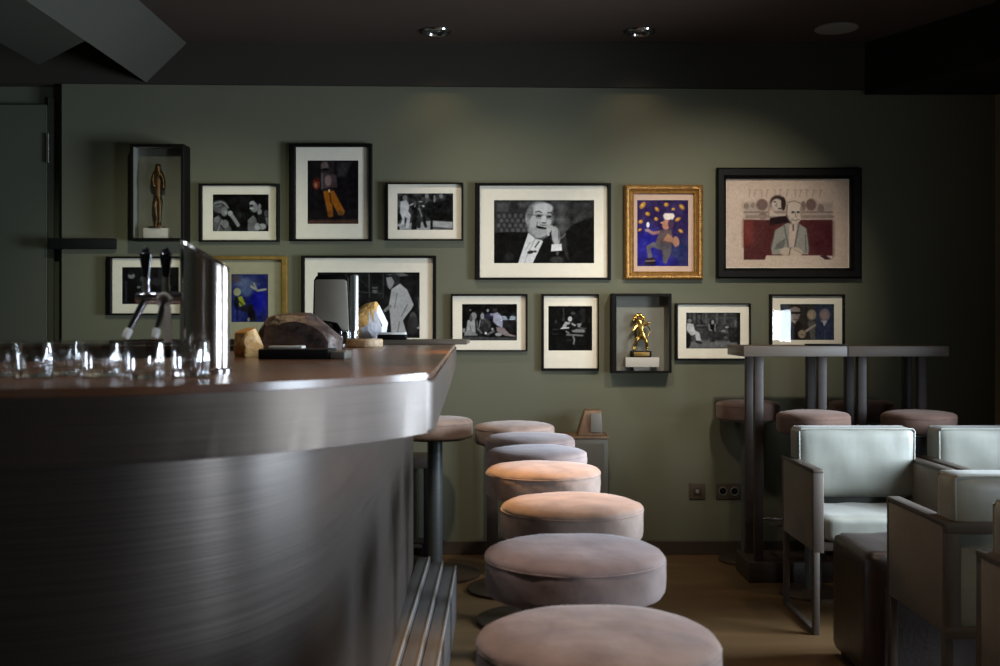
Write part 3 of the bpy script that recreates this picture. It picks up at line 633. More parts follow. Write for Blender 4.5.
# --- caricature drawing of two men
A_ = Art((727, 179.5, 849, 267), (735, 175), 7.01, (.78, .7, .64), .5)
A_.n(.04, 60, 9).p([(65, 190), (690, 190), (690, 310), (65, 310)], (.66, .6, .56), 30)
for x_ in (110, 150, 190, 235, 285, 325, 375, 430, 470, 510, 560, 610): A_.l([(x_, 100), (x_+random.uniform(-12, 12), 150)], 7, (.64, .58, .54)); A_.l([(x_-12, 100), (x_+12, 104)], 5, (.66, .6, .55))
A_.l([(70, 258), (690, 258)], 9, (.5, .43, .4)).e(195, 205, 40, 40, (.46, .38, .36)).e(130, 210, 14, 20, (.56, .5, .46)).e(85, 215, 18, 22, (.54, .48, .44)).e(540, 205, 36, 42, (.46, .38, .36)).e(485, 215, 18, 34, (.5, .43, .4)).e(608, 232, 22, 30, (.52, .44, .41)).e(200, 285, 30, 24, (.5, .44, .4)).l([(90, 290), (690, 290)], 22, (.56, .5, .46))
A_.p([(66, 312), (690, 312), (690, 592), (66, 592)], (.33, .18, .18)).p([(66, 320), (130, 320), (130, 480), (66, 500)], (.45, .22, .2), 40).p([(560, 330), (690, 330), (690, 560), (560, 560)], (.3, .14, .17), 50).n(.05, 50, 10, (66, 315, 690, 592))
A_.p([(250, 300), (370, 280), (390, 330), (250, 350)], (.16, .11, .12)).e(306, 190, 54, 50, (.22, .17, .17)).e(300, 205, 40, 42, (.74, .68, .64)).e(345, 200, 16, 46, (.2, .15, .15)).e(285, 185, 10, 5, .25).e(320, 232, 14, 5, .3).l([(300, 195), (290, 215), (302, 218)], 4, .35).p([(240, 240), (270, 250), (300, 275), (360, 275), (360, 285), (250, 285)], (.74, .68, .63)).l([(250, 200), (240, 270)], 10, (.6, .5, .46))
A_.p([(285, 385), (370, 335), (450, 335), (510, 375), (527, 500), (520, 555), (265, 555), (258, 500)], (.56, .55, .52)).p([(385, 345), (440, 345), (425, 505), (385, 500)], (.74, .66, .62)).l([(350, 350), (380, 500)], 10, (.4, .4, .39)).l([(455, 345), (425, 500)], 10, (.38, .38, .38)).p([(300, 480), (360, 440), (350, 510), (280, 520)], (.42, .42, .41)).l([(285, 385), (262, 500)], 6, (.3, .27, .27)).l([(510, 375), (528, 520)], 7, (.28, .25, .26)).l([(500, 420), (505, 540)], 8, (.4, .4, .4)).l([(415, 345), (415, 385)], 12, (.4, .36, .36))
A_.e(420, 245, 52, 68, (.76, .7, .65)).e(425, 300, 42, 42, (.74, .68, .63)).l([(372, 210), (368, 290), (400, 335)], 6, (.4, .35, .33)).e(413, 258, 12, 8, .26).e(450, 258, 12, 8, .26).l([(432, 255), (430, 290), (440, 292)], 4, .4).l([(405, 312), (430, 318), (455, 308)], 5, .35).l([(378, 190), (420, 178), (465, 195)], 5, (.45, .4, .38)).l([(408, 300), (400, 325)], 4, .5).e(470, 250, 8, 40, (.6, .54, .5))
A_.e(430, 545, 48, 38, (.74, .67, .61)).e(360, 535, 40, 28, (.72, .66, .6)).l([(395, 515), (385, 560)], 6, (.35, .3, .28)).l([(400, 575), (470, 580)], 6, (.45, .4, .37)).l([(420, 520), (470, 545)], 4, (.5, .44, .4)).p([(225, 562), (600, 562), (690, 565), (690, 640), (200, 640)], (.78, .71, .65)).p([(600, 565), (640, 560), (685, 590), (640, 592)], (.26, .16, .22))
bp_ = lambda y: [(0, -.001), (0, y+.008), (.15, y), (.7, y+.002), (.82, y+.012), (1, y+.018), (1, -.001)]
picture('large drawing of two men in a wide black moulded frame at the right', (716.5, 168, 861, 278.4), (726, 178.6, 850, 268), A_, 'black', 'mat', .05, bp_, name='framed_drawing')
# --- group sitting
A_ = Art((462, 304, 517, 340.5), (458, 300), 14.8, .07)
A_.n(.12, 70, 11).p([(60, 540), (870, 555), (870, 605), (60, 605)], .25).e(230, 240, 45, 60, .5).p([(140, 300), (200, 285), (250, 300), (260, 480), (180, 520), (120, 460)], .6).l([(180, 380), (190, 430)], 16, .35).p([(90, 470), (180, 440), (290, 510), (280, 530), (90, 530)], .5).p([(60, 420), (110, 420), (100, 480), (60, 480)], .5).e(190, 270, 25, 50, .3).l([(280, 310), (285, 440)], 8, .6)
A_.e(360, 240, 28, 50, .55).l([(330, 300), (310, 400)], 20, .5).l([(395, 280), (410, 340)], 18, .6).e(410, 370, 80, 90, .26).e(400, 400, 50, 60, .16).e(410, 492, 16, 18, .85).e(510, 430, 18, 20, .6).l([(300, 430), (350, 490)], 30, .4).l([(440, 510), (530, 460)], 30, .4)
A_.e(440, 155, 18, 22, .55).e(450, 240, 60, 50, (.18, .18, .26)).p([(520, 200), (580, 180), (640, 230), (665, 330), (655, 420), (580, 380), (520, 320)], (.6, .6, .66)).e(545, 150, 34, 30, (.2, .17, .18)).e(500, 215, 28, 20, (.5, .5, .58)).p([(560, 400), (680, 410), (760, 500), (860, 530), (850, 545), (700, 530), (580, 470)], (.52, .47, .47)).e(600, 510, 50, 26, .6).e(180, 150, 14, 14, .4).l([(700, 340), (800, 450)], 60, .13).n(.08, 30, 12)
picture('small black framed photograph of a seated group beside the end of the bar', (451, 294, 527.6, 351.3), (452.6, 296, 525.7, 350), A_)
# --- man at desk
A_ = Art((548.5, 306, 592.4, 350.6), (544, 300), 12.1, .065)
A_.l([(240, 110), (240, 250)], 22, .22).e(355, 160, 28, 20, .25).l([(470, 130), (470, 240)], 60, .13).l([(550, 210), (550, 270)], 16, .2).e(318, 230, 26, 32, .7).p([(260, 260), (320, 270), (310, 340), (210, 345)], .62).p([(280, 300), (330, 290), (320, 330), (270, 330)], .12).p([(330, 270), (390, 300), (380, 320), (340, 300)], .6).p([(400, 285), (460, 280), (440, 330), (410, 330)], .5).l([(210, 345), (300, 338)], 12, .8).l([(360, 370), (480, 375)], 40, .45).l([(280, 420), (470, 430)], 22, .42).l([(270, 380), (300, 400)], 18, .5).e(350, 340, 40, 25, .1).l([(355, 440), (370, 480), (362, 530)], 22, .45).l([(110, 355), (190, 355)], 14, .22).l([(110, 410), (180, 410)], 12, .18).e(145, 260, 14, 25, .22).l([(440, 340), (510, 345)], 12, .35).l([(280, 490), (340, 480)], 14, .2).n(.06, 40, 13)
picture('upright black framed dark photograph of a man at a desk', (541.5, 294, 599, 370.7), (544, 296, 597.6, 368.3), A_)
# --- men seated in yard
A_ = Art((686.6, 312.6, 741, 348.6), (682, 308), 15.14, .26)
A_.n(.2, 60, 14).p([(75, 530), (340, 480), (890, 520), (890, 610), (75, 610)], .42, 40)
for x_ in (100, 160, 230, 300): A_.l([(x_, 80), (x_, 260)], 26, .17)
for x_ in (380, 540, 660): A_.l([(x_, 80), (x_, 230)], 26, .36)
A_.l([(560, 150), (890, 150)], 10, .35).p([(90, 230), (180, 240), (205, 340), (270, 370), (300, 490), (225, 495), (210, 400), (150, 420), (75, 330)], .72).e(125, 190, 32, 30, .45).e(90, 500, 50, 110, .1).l([(230, 510), (300, 530)], 34, .16).l([(230, 265), (380, 265)], 16, .4).l([(240, 290), (350, 300)], 20, .18)
A_.e(475, 215, 20, 32, .6).l([(440, 190), (430, 260)], 30, .1).p([(440, 250), (500, 250), (500, 350), (450, 340)], .07).l([(418, 250), (425, 320), (465, 350)], 18, .62).l([(512, 250), (510, 350)], 18, .55).p([(430, 350), (510, 350), (520, 510), (430, 520)], .2).e(690, 292, 30, 14, .62).e(640, 350, 40, 16, .5).e(800, 355, 30, 20, .48).e(830, 230, 24, 50, .4).p([(700, 300), (870, 290), (870, 520), (740, 520)], .16).e(600, 430, 90, 60, .2).e(670, 450, 30, 22, .36).p([(840, 80), (890, 80), (890, 600), (850, 600)], .1, 30).n(.1, 30, 15)
picture('small black framed photograph of men seated outdoors, behind the table corner', (675.5, 303.3, 751, 360.4), (678, 304.6, 749.4, 358.4), A_)
# --- three people
A_ = Art((781, 304, 835, 340), (768, 292), 11.89, (.2, .19, .18))
A_.p([(570, 140), (800, 140), (800, 570), (570, 570)], (.19, .22, .28), 20).p([(165, 150), (250, 150), (250, 560), (165, 560)], (.24, .27, .3)).p([(270, 160), (390, 170), (395, 260), (370, 330), (330, 370), (275, 320)], (.5, .46, .44)).p([(265, 150), (390, 150), (395, 195), (330, 170), (275, 190)], (.16, .13, .12)).l([(290, 250), (390, 248)], 26, (.12, .1, .1)).l([(320, 325), (370, 330)], 10, (.25, .2, .2)).p([(250, 350), (320, 380), (390, 340), (430, 450), (430, 570), (250, 570)], (.13, .1, .1)).p([(280, 330), (340, 380), (330, 350)], (.7, .66, .62))
A_.e(530, 270, 55, 62, (.52, .48, .42)).e(520, 280, 30, 38, (.6, .52, .46)).l([(490, 330), (540, 345)], 14, .35).p([(480, 350), (570, 350), (575, 570), (520, 570), (500, 450)], (.36, .35, .34)).l([(465, 465), (570, 395)], 26, (.6, .57, .54)).e(415, 500, 46, 50, (.58, .52, .44)).l([(390, 500), (450, 520)], 6, (.35, .3, .26)).e(685, 270, 65, 75, (.46, .43, .45)).e(680, 275, 36, 50, (.56, .47, .46)).p([(640, 340), (720, 340), (680, 410)], (.66, .66, .68)).p([(600, 370), (660, 350), (680, 420), (720, 350), (780, 400), (790, 570), (590, 570)], (.2, .23, .32)).l([(690, 450), (690, 560)], 8, (.3, .34, .42)).n(.06, 40, 16)
picture('small black framed photograph of three people with window glare, over the high table', (770, 294.3, 845, 347), (772.5, 296.2, 843, 344.8), A_)
# --- man in dark hat, behind the taps
A_ = Art((121, 267, 178, 304), (104, 250), 9.51, .08)
A_.n(.1, 50, 17).e(250, 245, 34, 26, .5).e(245, 215, 24, 22, .12).p([(210, 275), (300, 275), (340, 500), (200, 510)], .06).e(360, 275, 30, 30, .25).e(320, 352, 18, 12, .4).l([(200, 300), (200, 490)], 14, .2).e(560, 220, 60, 80, .16).e(500, 300, 60, 40, .18)
picture('small black framed dark photograph behind the beer taps', (106, 256.5, 183.5, 315), (111.5, 258.3, 181.5, 313.3), A_)
# --- blue painting
A_ = Art((230.5, 274, 267.5, 322), (210, 250), 7.4, (.14, .16, .36))
A_.e(250, 240, 100, 40, (.3, .34, .46), 0, 1).e(180, 210, 40, 30, (.3, .27, .3), 0, 1).e(270, 300, 50, 40, (.32, .37, .5), 0, .8).e(360, 380, 60, 90, (.1, .11, .52), 0, .8).l([(300, 270), (350, 300), (405, 290)], 16, (.6, .6, .52)).l([(320, 245), (340, 290)], 12, (.55, .52, .42)).e(195, 310, 28, 30, (.58, .58, .45)).p([(190, 350), (230, 340), (258, 400), (215, 420)], (.55, .58, .18)).l([(200, 370), (240, 410)], 10, (.2, .22, .1)).e(190, 385, 18, 40, (.08, .08, .12)).p([(250, 410), (310, 400), (330, 480), (330, 528), (290, 528), (270, 460), (180, 440)], (.1, .09, .12)).l([(180, 440), (180, 520)], 8, (.2, .24, .55)).l([(215, 440), (215, 520)], 6, (.22, .26, .5)).e(280, 515, 10, 16, (.5, .5, .5)).n(.12, 40, 18)
picture('framed blue painting with an old gilt frame, right of the steel tap column', (209, 256, 287.5, 343), (213.5, 260, 281, 339), A_, 'giltd', 'mato', .035, name='framed_painting')
# --- man in a pale suit
A_ = Art((317, 272.2, 419.4, 338), (296, 250), 6.94, .11, .5)
A_.l([(505, 160), (505, 400)], 7, .3).l([(603, 160), (603, 330)], 7, .26).l([(440, 290), (600, 300)], 7, .25).l([(440, 200), (500, 260)], 5, .22).e(545, 270, 20, 30, .36).e(545, 245, 24, 12, .14).l([(530, 272), (562, 272)], 8, .08).p([(500, 330), (580, 310), (640, 420), (640, 560), (500, 560)], .12).p([(620, 170), (730, 155), (780, 175), (700, 185)], .4)
A_.e(680, 205, 42, 40, .18).p([(622, 190), (660, 185), (680, 220), (670, 250), (650, 275), (635, 255)], .55).p([(660, 270), (720, 232), (770, 275), (815, 380), (800, 410), (760, 460), (740, 490), (770, 590), (660, 590), (650, 440), (640, 400)], .66).l([(700, 300), (680, 400)], 8, .5).l([(770, 380), (730, 460)], 10, .5).l([(715, 500), (700, 590)], 8, .45).l([(650, 390), (615, 420)], 22, .5).e(810, 470, 24, 40, .3).e(810, 520, 40, 60, .2).e(850, 540, 12, 8, .6).n(.07, 40, 19)
picture('large black framed photograph of a man in a pale suit, behind the till', (301, 255.6, 436, 356), (304.5, 258, 432.8, 353), A_)

# ------------------------------------------------------------------ shadow boxes with statuettes
def shadow_box(label, outer, inner, depth):
    d = WY-depth; cx, cz = X((outer[0]+outer[2])/2, d), Z((outer[1]+outer[3])/2, d)
    t = thing('shadow_box', label, 'shadow box', (cx, WY, cz), 0, 'black shadow boxes holding statuettes')
    o, i = px_rect(outer, cx, cz, d), px_rect(inner, cx, cz, d)
    b = B(); ring(b, o, (o[0]+.006, o[1]+.006, o[2]-.006, o[3]-.006), -depth, -.0005, [(0, -.0005), (0, -depth), (1, -depth), (1, -.0005)]); obj('casing', b, 'black', t, False)
    b = B(); e = .006; ring(b, (o[0]+e, o[1]+e, o[2]-e, o[3]-e), (o[0]+e+.003, o[1]+e+.003, o[2]-e-.003, o[3]-e-.003), -depth+.004, -.006, [(0, -.006), (0, -depth+.004), (1, -depth+.004), (1, -.006)])
    obj('lining', b, 'box', t, False)
    b = B(); box(b, o[0]+e, o[2]-e, -.007, -.001, o[1]+e, o[3]-e); obj('back_board', b, 'box', t, False)
    b = B(); ring(b, o, i, -depth-.004, -depth); obj('front_frame', b, 'black', t, False)
    b = B(); box(b, i[0]-.001, i[2]+.001, -depth+.0015, -depth+.003, i[1]-.001, i[3]+.001); obj('glass_pane', b, 'pane', t, False)
    return o[1]+cz+.009
def skin_fig(name, bones, radii, m, parent, lvl=2):
    me = bpy.data.meshes.new(name); keys = list(radii); me.from_pydata([radii[k][0] for k in keys], [(keys.index(a), keys.index(c)) for a, c in bones], [])
    me.materials.append(M[m]); o = bpy.data.objects.new(name, me); C.objects.link(o); o.parent = parent
    md = o.modifiers.new('skin', 'SKIN'); sl = me.skin_vertices[0].data
    for i, k in enumerate(keys): sl[i].radius = (radii[k][1]*1.45,)*2
    sl[0].use_root = True
    s = o.modifiers.new('sub', 'SUBSURF'); s.levels = lvl; s.render_levels = lvl
    for p in me.polygons: p.use_smooth = True
    md.use_smooth_shade = True
    return o
zb = shadow_box('black shadow box holding a bright gold figure, low in the middle', (611.6, 293.5, 671.6, 373), (616.4, 296.2, 669, 370.7), .1)
sy = WY-.05; sx = X(641, sy)
b = B(); box(b, X(625, sy), X(658.5, sy), sy-.03, sy+.03, zb+.026, zb+.078, .002); box(b, X(634, sy), X(650, sy), sy+.005, sy+.028, zb+.004, zb+.027); bl = obj('pedestal_block', b, 'block'); tag(bl, 'pale grey pedestal block under the bright gold figure', 'block')
bl.location.z = 0
for v in bl.data.vertices: v.co.z -= .004
zt = zb+.074
st = thing('statuette', 'bright gold dancing figure on a dark plinth in the middle shadow box', 'statuette', (sx, sy, zt))
b = B(); box(b, -.056, .054, -.028, .028, 0, .034, .003); pl = obj('plinth', b, 'black', st)
b = B(); box(b, -.042, .042, -.0295, -.0275, .006, .028, .001); obj('plaque', b, 'giltd', pl)
k = 1/7.4*sy/F
def q(u, v, y=0): return ((606+u/7.4-641)*sy/F, y, .034+(452-v)*k)
R = {'hip': (q(262, 330), .016), 'waist': (q(258, 300), .013), 'chest': (q(250, 262), .016), 'neck': (q(248, 238), .008), 'head': (q(245, 212), .016),
     'shl': (q(228, 262, -.004), .008), 'ell': (q(205, 290, -.012), .0065), 'hal': (q(190, 305, -.02), .006), 'shr': (q(272, 258, -.004), .008), 'elr': (q(300, 250, -.01), .0065), 'har': (q(322, 240, -.015), .006),
     'thr': (q(280, 350, -.004), .011), 'knr': (q(298, 385, -.01), .008), 'anr': (q(302, 432), .006), 'ftr': (q(306, 448, -.012), .006),
     'thl': (q(248, 350, .002), .011), 'knl': (q(225, 370, -.008), .008), 'anl': (q(212, 425, .005), .006), 'ftl': (q(204, 448, -.008), .006)}
skin_fig('figure', [('hip', 'waist'), ('waist', 'chest'), ('chest', 'neck'), ('neck', 'head'), ('chest', 'shl'), ('shl', 'ell'), ('ell', 'hal'), ('chest', 'shr'), ('shr', 'elr'), ('elr', 'har'), ('hip', 'thr'), ('thr', 'knr'), ('knr', 'anr'), ('anr', 'ftr'), ('hip', 'thl'), ('thl', 'knl'), ('knl', 'anl'), ('anl', 'ftl')], R, 'gold', st)
b = B()
for u, v, r in ((215, 205, .012), (235, 188, .013), (258, 190, .012), (275, 205, .012), (205, 225, .009), (280, 222, .01)):
    ret = bmesh.ops.create_icosphere(b, subdivisions=2, radius=r); bmesh.ops.translate(b, verts=ret['verts'], vec=q(u, v, .004))
obj('curly_hair', b, 'gold', st)
b = B(); tube(b, [q(300, 262, .0), q(322, 285, .004), q(322, 320, .004), q(305, 345, .002), q(290, 352, 0)], [.003, .004, .004, .003, .002], 8); obj('ribbon', b, 'gold', st)
# left shadow box
zb = shadow_box('dark shadow box holding a tall bronze figure, far upper left', (130, 144, 184, 240), (133.5, 147, 181, 238), .12)
sy = WY-.06; sx = X(157, sy)
b = B(); box(b, X(145, sy), X(169.5, sy), sy-.03, sy+.03, zb+.0006, zb+.058, .002); bl = obj('pedestal_block', b, 'block'); tag(bl, 'pale pedestal block under the tall bronze figure', 'block')
st = thing('statuette', 'tall slender dark bronze figure in the left shadow box', 'statuette', (sx, sy, zb+.058)); st.scale = (1.1, 1.0, 1.15)
k2 = sy/F
def q2(u, v, y=0): return ((125+u/6.23-157)*k2, y, (548-v)/6.23*k2)
R = {'hip': (q2(205, 350), .016), 'waist': (q2(203, 310), .014), 'chest': (q2(202, 260), .018), 'neck': (q2(203, 225), .008), 'head': (q2(207, 195), .014),
     'shl': (q2(185, 245), .009), 'ell': (q2(178, 290, -.01), .008), 'hal': (q2(190, 330, -.018), .007), 'shr': (q2(222, 245), .009), 'elr': (q2(236, 290), .008), 'har': (q2(238, 340, -.004), .007),
     'thr': (q2(216, 400), .012), 'knr': (q2(214, 450, -.006), .009), 'anr': (q2(212, 520), .007), 'ftr': (q2(218, 545, -.016), .008), 'thl': (q2(192, 400), .012), 'knl': (q2(190, 440, -.01), .009), 'anl': (q2(198, 510), .007), 'ftl': (q2(192, 545, -.014), .008)}
skin_fig('figure', [('hip', 'waist'), ('waist', 'chest'), ('chest', 'neck'), ('neck', 'head'), ('chest', 'shl'), ('shl', 'ell'), ('ell', 'hal'), ('chest', 'shr'), ('shr', 'elr'), ('elr', 'har'), ('hip', 'thr'), ('thr', 'knr'), ('knr', 'anr'), ('anr', 'ftr'), ('hip', 'thl'), ('thl', 'knl'), ('knl', 'anl'), ('anl', 'ftl')], R, 'bronze', st)
b = B(); lathe(b, [(.045, 0), (.045, .006), (.03, .01)], n=24); obj('foot_plate', b, 'bronze', st)
# ------------------------------------------------------------------ things on the bar
# tumblers
def make_tumbler(label, loc):
    t = thing('tumbler', label, 'glass', loc, 0, 'upturned clear tumblers along the bar front')
    b = B(); R_, h = .0285, .054
    rg = lathe(b, [(R_*.985, .0135), (R_*1.02, .022), (R_*1.03, .03), (R_*1.015, .037), (R_*1.0, h-.002), (R_*.985, h), (R_*.96, h-.001), (R_*.955, h*.5), (R_*.94, .0135)], n=72, caps=False)
    for k_ in range(72): b.faces.new((rg[-1][k_], rg[-1][(k_+1) % 72], rg[0][(k_+1) % 72], rg[0][k_]))
    for ring_, am_ in ((0, .03), (1, .09), (2, .09), (3, .04)):
        for k_, v_ in enumerate(rg[ring_]):
            f_ = 1+am_*(abs(math.cos(2*PI*k_/12))-.5); v_.co.x *= f_; v_.co.y *= f_
    obj('glass_wall', b, 'thin', t, ang=60)
    b = B(); rg = lathe(b, [(R_*.9, 0), (R_*.98, .002), (R_, .006), (R_*.985, .013), (R_*.6, .0122), (R_*.2, .0118)], n=72)
    for ring_ in (1, 2):
        for k_, v_ in enumerate(rg[ring_]):
            f_ = 1+.08*(abs(math.cos(2*PI*k_/12))-.5); v_.co.x *= f_; v_.co.y *= f_
    obj('glass_base', b, 'tumbler', t, ang=60)
    b = B(); tube(b, [(R_*.975*math.cos(2*PI*k_/40), R_*.975*math.sin(2*PI*k_/40), h+.0009) for k_ in range(40)], .0012, 6, True); obj('rim', b, 'thin', t)
    return t
gl = [(2, 1.69, 'clear tumbler cut off at the left edge of the picture'), (33, 1.66, 'clear tumbler second from the left on the bar'), (62, 1.73, 'clear tumbler third from the left, partly behind its neighbour'), (101, 1.69, 'clear tumbler fourth from the left on the bar'), (144, 1.63, 'clear tumbler standing below the beer taps'), (190, 1.69, 'rightmost clear tumbler, in front of the steel tap column')]
g0 = make_tumbler(gl[0][2].replace('upturned', ''), (X(gl[0][0], gl[0][1]), gl[0][1], BT))
for i, (px, d, lb) in enumerate(gl[1:]): dup(g0, (X(px, d), d, BT), .7*i+.4, lb)
for o in SC.objects:
    if o.get('group', '').startswith('upturned'): o['group'] = 'clear tumblers along the bar front'
# tap tower
td = 1.87; kx = td/F
tt = thing('beer_tap', 'steel beer tap column with slanted top and two black-handled taps', 'beer tap', (X(205, td), td, BT))
b = B(); n = 48; r = .041; lo = []; hi = []
for k_ in range(n):
    a = 2*PI*k_/n; x, y = r*math.cos(a), r*math.sin(a); lo.append(b.verts.new((x, y, .002)))
    hi.append(b.verts.new((x, y, .2-.6*x if True else 0)))
for k_ in range(n): b.faces.new((lo[k_], lo[(k_+1) % n], hi[(k_+1) % n], hi[k_]))
f1 = b.faces.new(hi); b.faces.new(lo[::-1]); bmesh.ops.inset_individual(b, faces=[f1], thickness=.003, depth=0)
for v in f1.verts: v.co.z -= .006
obj('column', b, 'steel', tt)
b = B(); lathe(b, [(.046, 0), (.046, .005), (.042, .008)], n=48); obj('collar', b, 'chrome', tt)
zr = Z(298, td)-BT
def lx(px): return X(px, td)-X(205, td)
b = B(); tube(b, [(lx(137), -.004, zr), (lx(141), -.004, zr), (lx(187), -.004, zr)], [.008, .0105, .0105], 16); obj('tap_rail', b, 'chrome', tt)
for px, dx in ((147, -13), (167, -5)):
    x = lx(px)
    b = B(); lathe(b, [(.006, 0), (.007, .012), (.005, .018), (.0065, .024), (.005, .03)], (x, -.006, zr+.007), 16); fe = obj('tap_valve', b, 'chrome', tt)
    b = B(); lathe(b, [(.0052, 0), (.008, .02), (.0105, .036), (.0105, .04), (.007, .044), (.005, .05), (.002, .052)], (x, -.006, zr+.034), 20); obj('tap_handle', b, 'bnavy', fe)
    b = B(); e = Vector((x+dx*kx, -.03, zr-.058)); s_ = Vector((x, -.012, zr-.004))
    tube(b, [s_, s_.lerp(e, .5), e], [.0065, .0058, .005], 14); spt = obj('spout', b, 'chrome', tt)
    b = B(); dv = (e-s_).normalized(); tube(b, [e-dv*.006, e, e+dv*.011], [.006, .0075, .006], 14); obj('nozzle', b, 'white', spt)
b = B(); c_ = Vector((lx(167), -.018, zr-.004)); tube(b, [c_+Vector((.0105*math.cos(2*PI*k_/24), 0, .0105*math.sin(2*PI*k_/24))) for k_ in range(24)], .0028, 8, True); rg = obj('ring', b, 'white', tt)
b = B(); box(b, lx(171)-.006, lx(171)+.006, -.021, -.018, zr-.075, zr-.014, .0012); obj('tag', b, 'white', rg)
# rough lumps
def lump(name, label, cat, c, dims, m, seed, m2=None, power=.75):
    t = thing(name, label, cat, c); rnd = random.Random(seed)
    b = B(); bmesh.ops.create_icosphere(b, subdivisions=4, radius=1)
    dirs = [(Vector((rnd.gauss(0, 1), rnd.gauss(0, 1), rnd.gauss(0, 1))).normalized(), rnd.uniform(.62, .9)) for _ in range(14)]
    for v in b.verts:
        p = v.co.copy()
        for dvec, h in dirs:
            ex = p.dot(dvec)-h
            if ex > 0: p -= dvec*ex
        p.z = max(p.z, -.62)
        v.co = Vector((p.x*dims[0], p.y*dims[1], (p.z+.62)*dims[2]/1.5))
    o = obj('body', b, m, t, ang=22)
    if m2:
        o.data.materials.append(M[m2])
        for pg in o.data.polygons:
            if pg.center.x*.8-(pg.center.z-dims[2]*.5)*.9 > dims[0]*.12: pg.material_index = 1
    return t
# large brown stone: trapezoid mound
def mound(name, label, cat, loc, prof, y0, y1, m, seed):
    # prof: front outline (x,z) with real thickness; rounded and roughened
    t = thing(name, label, cat, loc); b = B(); n = len(prof); rnd = random.Random(seed); L = []
    for y, sc in ((y0, .82), (y0+(y1-y0)*.15, .96), ((y0+y1)/2, 1), (y1-(y1-y0)*.15, .95), (y1, .8)):
        L.append([b.verts.new((x*sc+rnd.uniform(-.005, .005), y+rnd.uniform(-.006, .006), max(0, z*sc+(rnd.uniform(-.006, .006) if z > 0 else 0)))) for x, z in prof])
    for A2, B2 in zip(L, L[1:]):
        for k_ in range(n): b.faces.new((A2[k_], A2[(k_+1) % n], B2[(k_+1) % n], B2[k_]))
    b.faces.new(L[0][::-1]); b.faces.new(L[-1]); bmesh.ops.triangulate(b, faces=[f for f in b.faces if len(f.verts) > 4])
    bmesh.ops.subdivide_edges(b, edges=b.edges[:], cuts=1, use_grid_fill=True)
    for v in b.verts:
        if v.co.z > .004: v.co += Vector((rnd.uniform(-.0025, .0025), rnd.uniform(-.0025, .0025), rnd.uniform(-.0025, .0025)))
    bmesh.ops.smooth_vert(b, verts=[v for v in b.verts if v.co.z > .004], factor=.35, use_axis_x=True, use_axis_y=True, use_axis_z=True)
    o = obj('body', b, m, t, ang=18)
    return t
d_ = 2.9; kk = d_/F
def prof_px(pts, cx, base): return [((x-cx)*kk, (base-y)*kk) for x, y in pts]
mound('stone_lump', 'big rough dark brown stone lump behind the black tray on the bar', 'stone', (X(298, d_), d_, BT),
      prof_px([(249, 355), (255, 342), (262, 328), (268, 319), (280, 315), (298, 314), (311, 314), (323, 321), (334, 327), (341, 338), (342, 355), (300, 355)], 298, 355), -.09, .09, 'stone', 4)
d_ = 2.7; lump('amber_lump', 'small glowing amber stone lump between the tap column and the brown stone', 'stone', (X(243, d_), d_+.06, BT), (.042, .04, .08), 'amber', 5)
d_ = 4.75; kk = d_/F
mound('amber_lump', 'large amber and white stone lump standing on the board behind the till', 'stone', (X(368, d_), d_, BT+.018),
      prof_px([(350, 336), (350, 316), (356, 306), (366, 300), (376, 297), (382, 306), (388, 319), (386, 329), (378, 336), (364, 336)], 368, 336), -.06, .06, 'amber', 6)
am = [o for o in SC.objects if o.name.startswith('amber_lump')][-1].children[0]; am.data.materials.append(M['amberw'])
for pg in am.data.polygons:
    if pg.center.x*1.0-pg.center.z*.55 > -.03: pg.material_index = 1
# black tray / till box
d_ = 2.55; tr = thing('card_tray', 'flat black box lying on the bar in front of the brown stone', 'box', (X(299, d_), d_+.06, BT), .0)
b = B(); box(b, -.095, .068, -.06, .07, 0, .024, .003); obj('body', b, 'blackm', tr)
b = B(); box(b, .07, .105, -.05, .07, 0, .018, .003); obj('side_pad', b, 'grey', tr)
b = B(); box(b, -.085, -.005, .005, .06, .0235, .030, .002); obj('paper_slip', b, 'paper', tr)
# till screen on a stand
d_ = 4.15; kk = d_/F; ms = thing('till_screen', 'pale grey till screen with thin black rim, tilted on a stand', 'screen', (X(334, d_), d_, BT))
def lp(px, py): return ((px-334)*kk, Z(py, d_)-BT)
b = B()
def slab(pts, y0, y1, bev):
    v0 = [b.verts.new((x, y0-.25*z, z)) for x, z in pts]; v1 = [b.verts.new((x, y1-.25*z, z)) for x, z in pts]; n = len(pts)
    fa = b.faces.new(v0); fb = b.faces.new(v1[::-1])
    for k_ in range(n): b.faces.new((v0[k_], v0[(k_+1) % n], v1[(k_+1) % n], v1[k_]))
    bmesh.ops.bevel(b, geom=list(fa.edges)+list(fb.edges), offset=bev, segments=2, profile=.5, affect='EDGES')
slab([lp(*p) for p in ((314, 318), (316.5, 281), (319, 277), (322, 275.5), (347, 275), (350, 278), (351, 334), (342, 334), (337, 324), (330, 323), (317, 321))], 0, .03, .003); obj('casing', b, 'black', ms)
b = B(); slab([lp(*p) for p in ((315.6, 317), (318, 281.5), (320, 280.2), (346.5, 280.2), (349, 282), (349.6, 331.5), (343.5, 331.5), (338.5, 322.6), (331, 321.4), (318, 319.4))], -.004, .001, .001); obj('back_cover', b, 'greyl', ms)
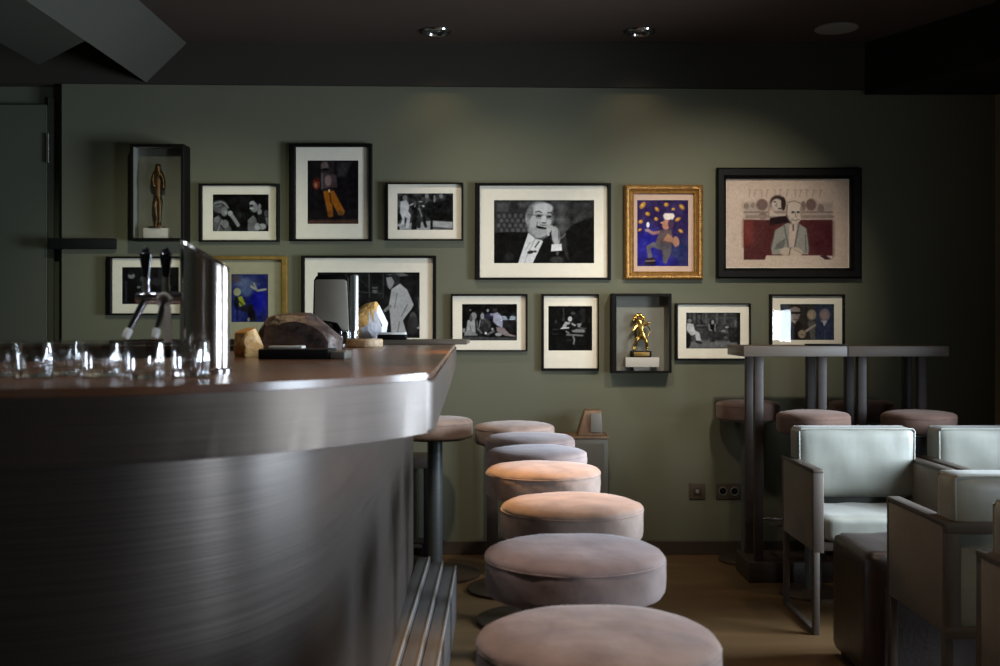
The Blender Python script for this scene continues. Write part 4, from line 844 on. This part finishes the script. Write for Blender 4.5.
b = B(); tube(b, [(.01, .015, .006), (.008, .01, .05), (.006, -.005, .09)], [.02, .013, .013], 14); lathe(b, [(.06, 0), (.06, .006), (.03, .012)], (.01, .015, 0), 28); obj('stand', b, 'black', ms)
# chrome column behind
d_ = 4.35; cc = thing('chrome_column', 'slim chrome column standing just right of the till screen', 'column', (X(354.5, d_), d_, BT))
b = B(); lathe(b, [(.0165, .006), (.0165, .27), (.014, .277), (.004, .279)], n=28); obj('shaft', b, 'brush', cc)
b = B(); lathe(b, [(.026, 0), (.026, .006), (.018, .009)], n=28); obj('foot', b, 'chrome', cc)
# small glasses in front of the column
gg = None
for i, (px, d, lb) in enumerate([(345, 4.05, 'left small clear glass beside the pale wooden disc'), (353.5, 4.12, 'right small clear glass behind the pale wooden disc')]):
    if gg is None:
        gg = thing('shot_glass', lb, 'glass', (X(px, d), d, BT), 0, 'small glasses in front of the till screen'); b = B()
        lathe(b, [(.016, 0), (.0165, .003), (.019, .06), (.0178, .06), (.0155, .012), (.004, .010)], n=28); obj('glass_body', b, 'tumbler', gg)
        b = B(); tube(b, [(.0184*math.cos(2*PI*k_/28), .0184*math.sin(2*PI*k_/28), .06) for k_ in range(28)], .0011, 6, True); obj('rim', b, 'tumbler', gg)
    else: dup(gg, (X(px, d), d, BT), .5, lb)
d_ = 3.95; dk = thing('wooden_disc', 'pale round wooden disc lying on the bar beside the small glasses', 'disc', (X(364.5, d_), d_, BT))
b = B(); lathe(b, [(.062, 0), (.066, .004), (.066, .026), (.062, .03), (.01, .03)], n=40); obj('body', b, 'cork', dk)
b = B(); lathe(b, [(.052, .0299), (.052, .032), (.02, .0325)], n=40); obj('bark_top', b, 'tan', dk)
d_ = 4.62; pb = thing('box', 'small black box with white papers on top, on the board at the far bar end', 'box', (X(392, d_), d_, BT+.018))
b = B(); box(b, -.058, .06, -.04, .04, 0, .022, .002); obj('body', b, 'black', pb)
b = B(); box(b, -.054, .058, -.036, .038, .022, .031, .001); obj('paper_stack', b, 'paper', pb)
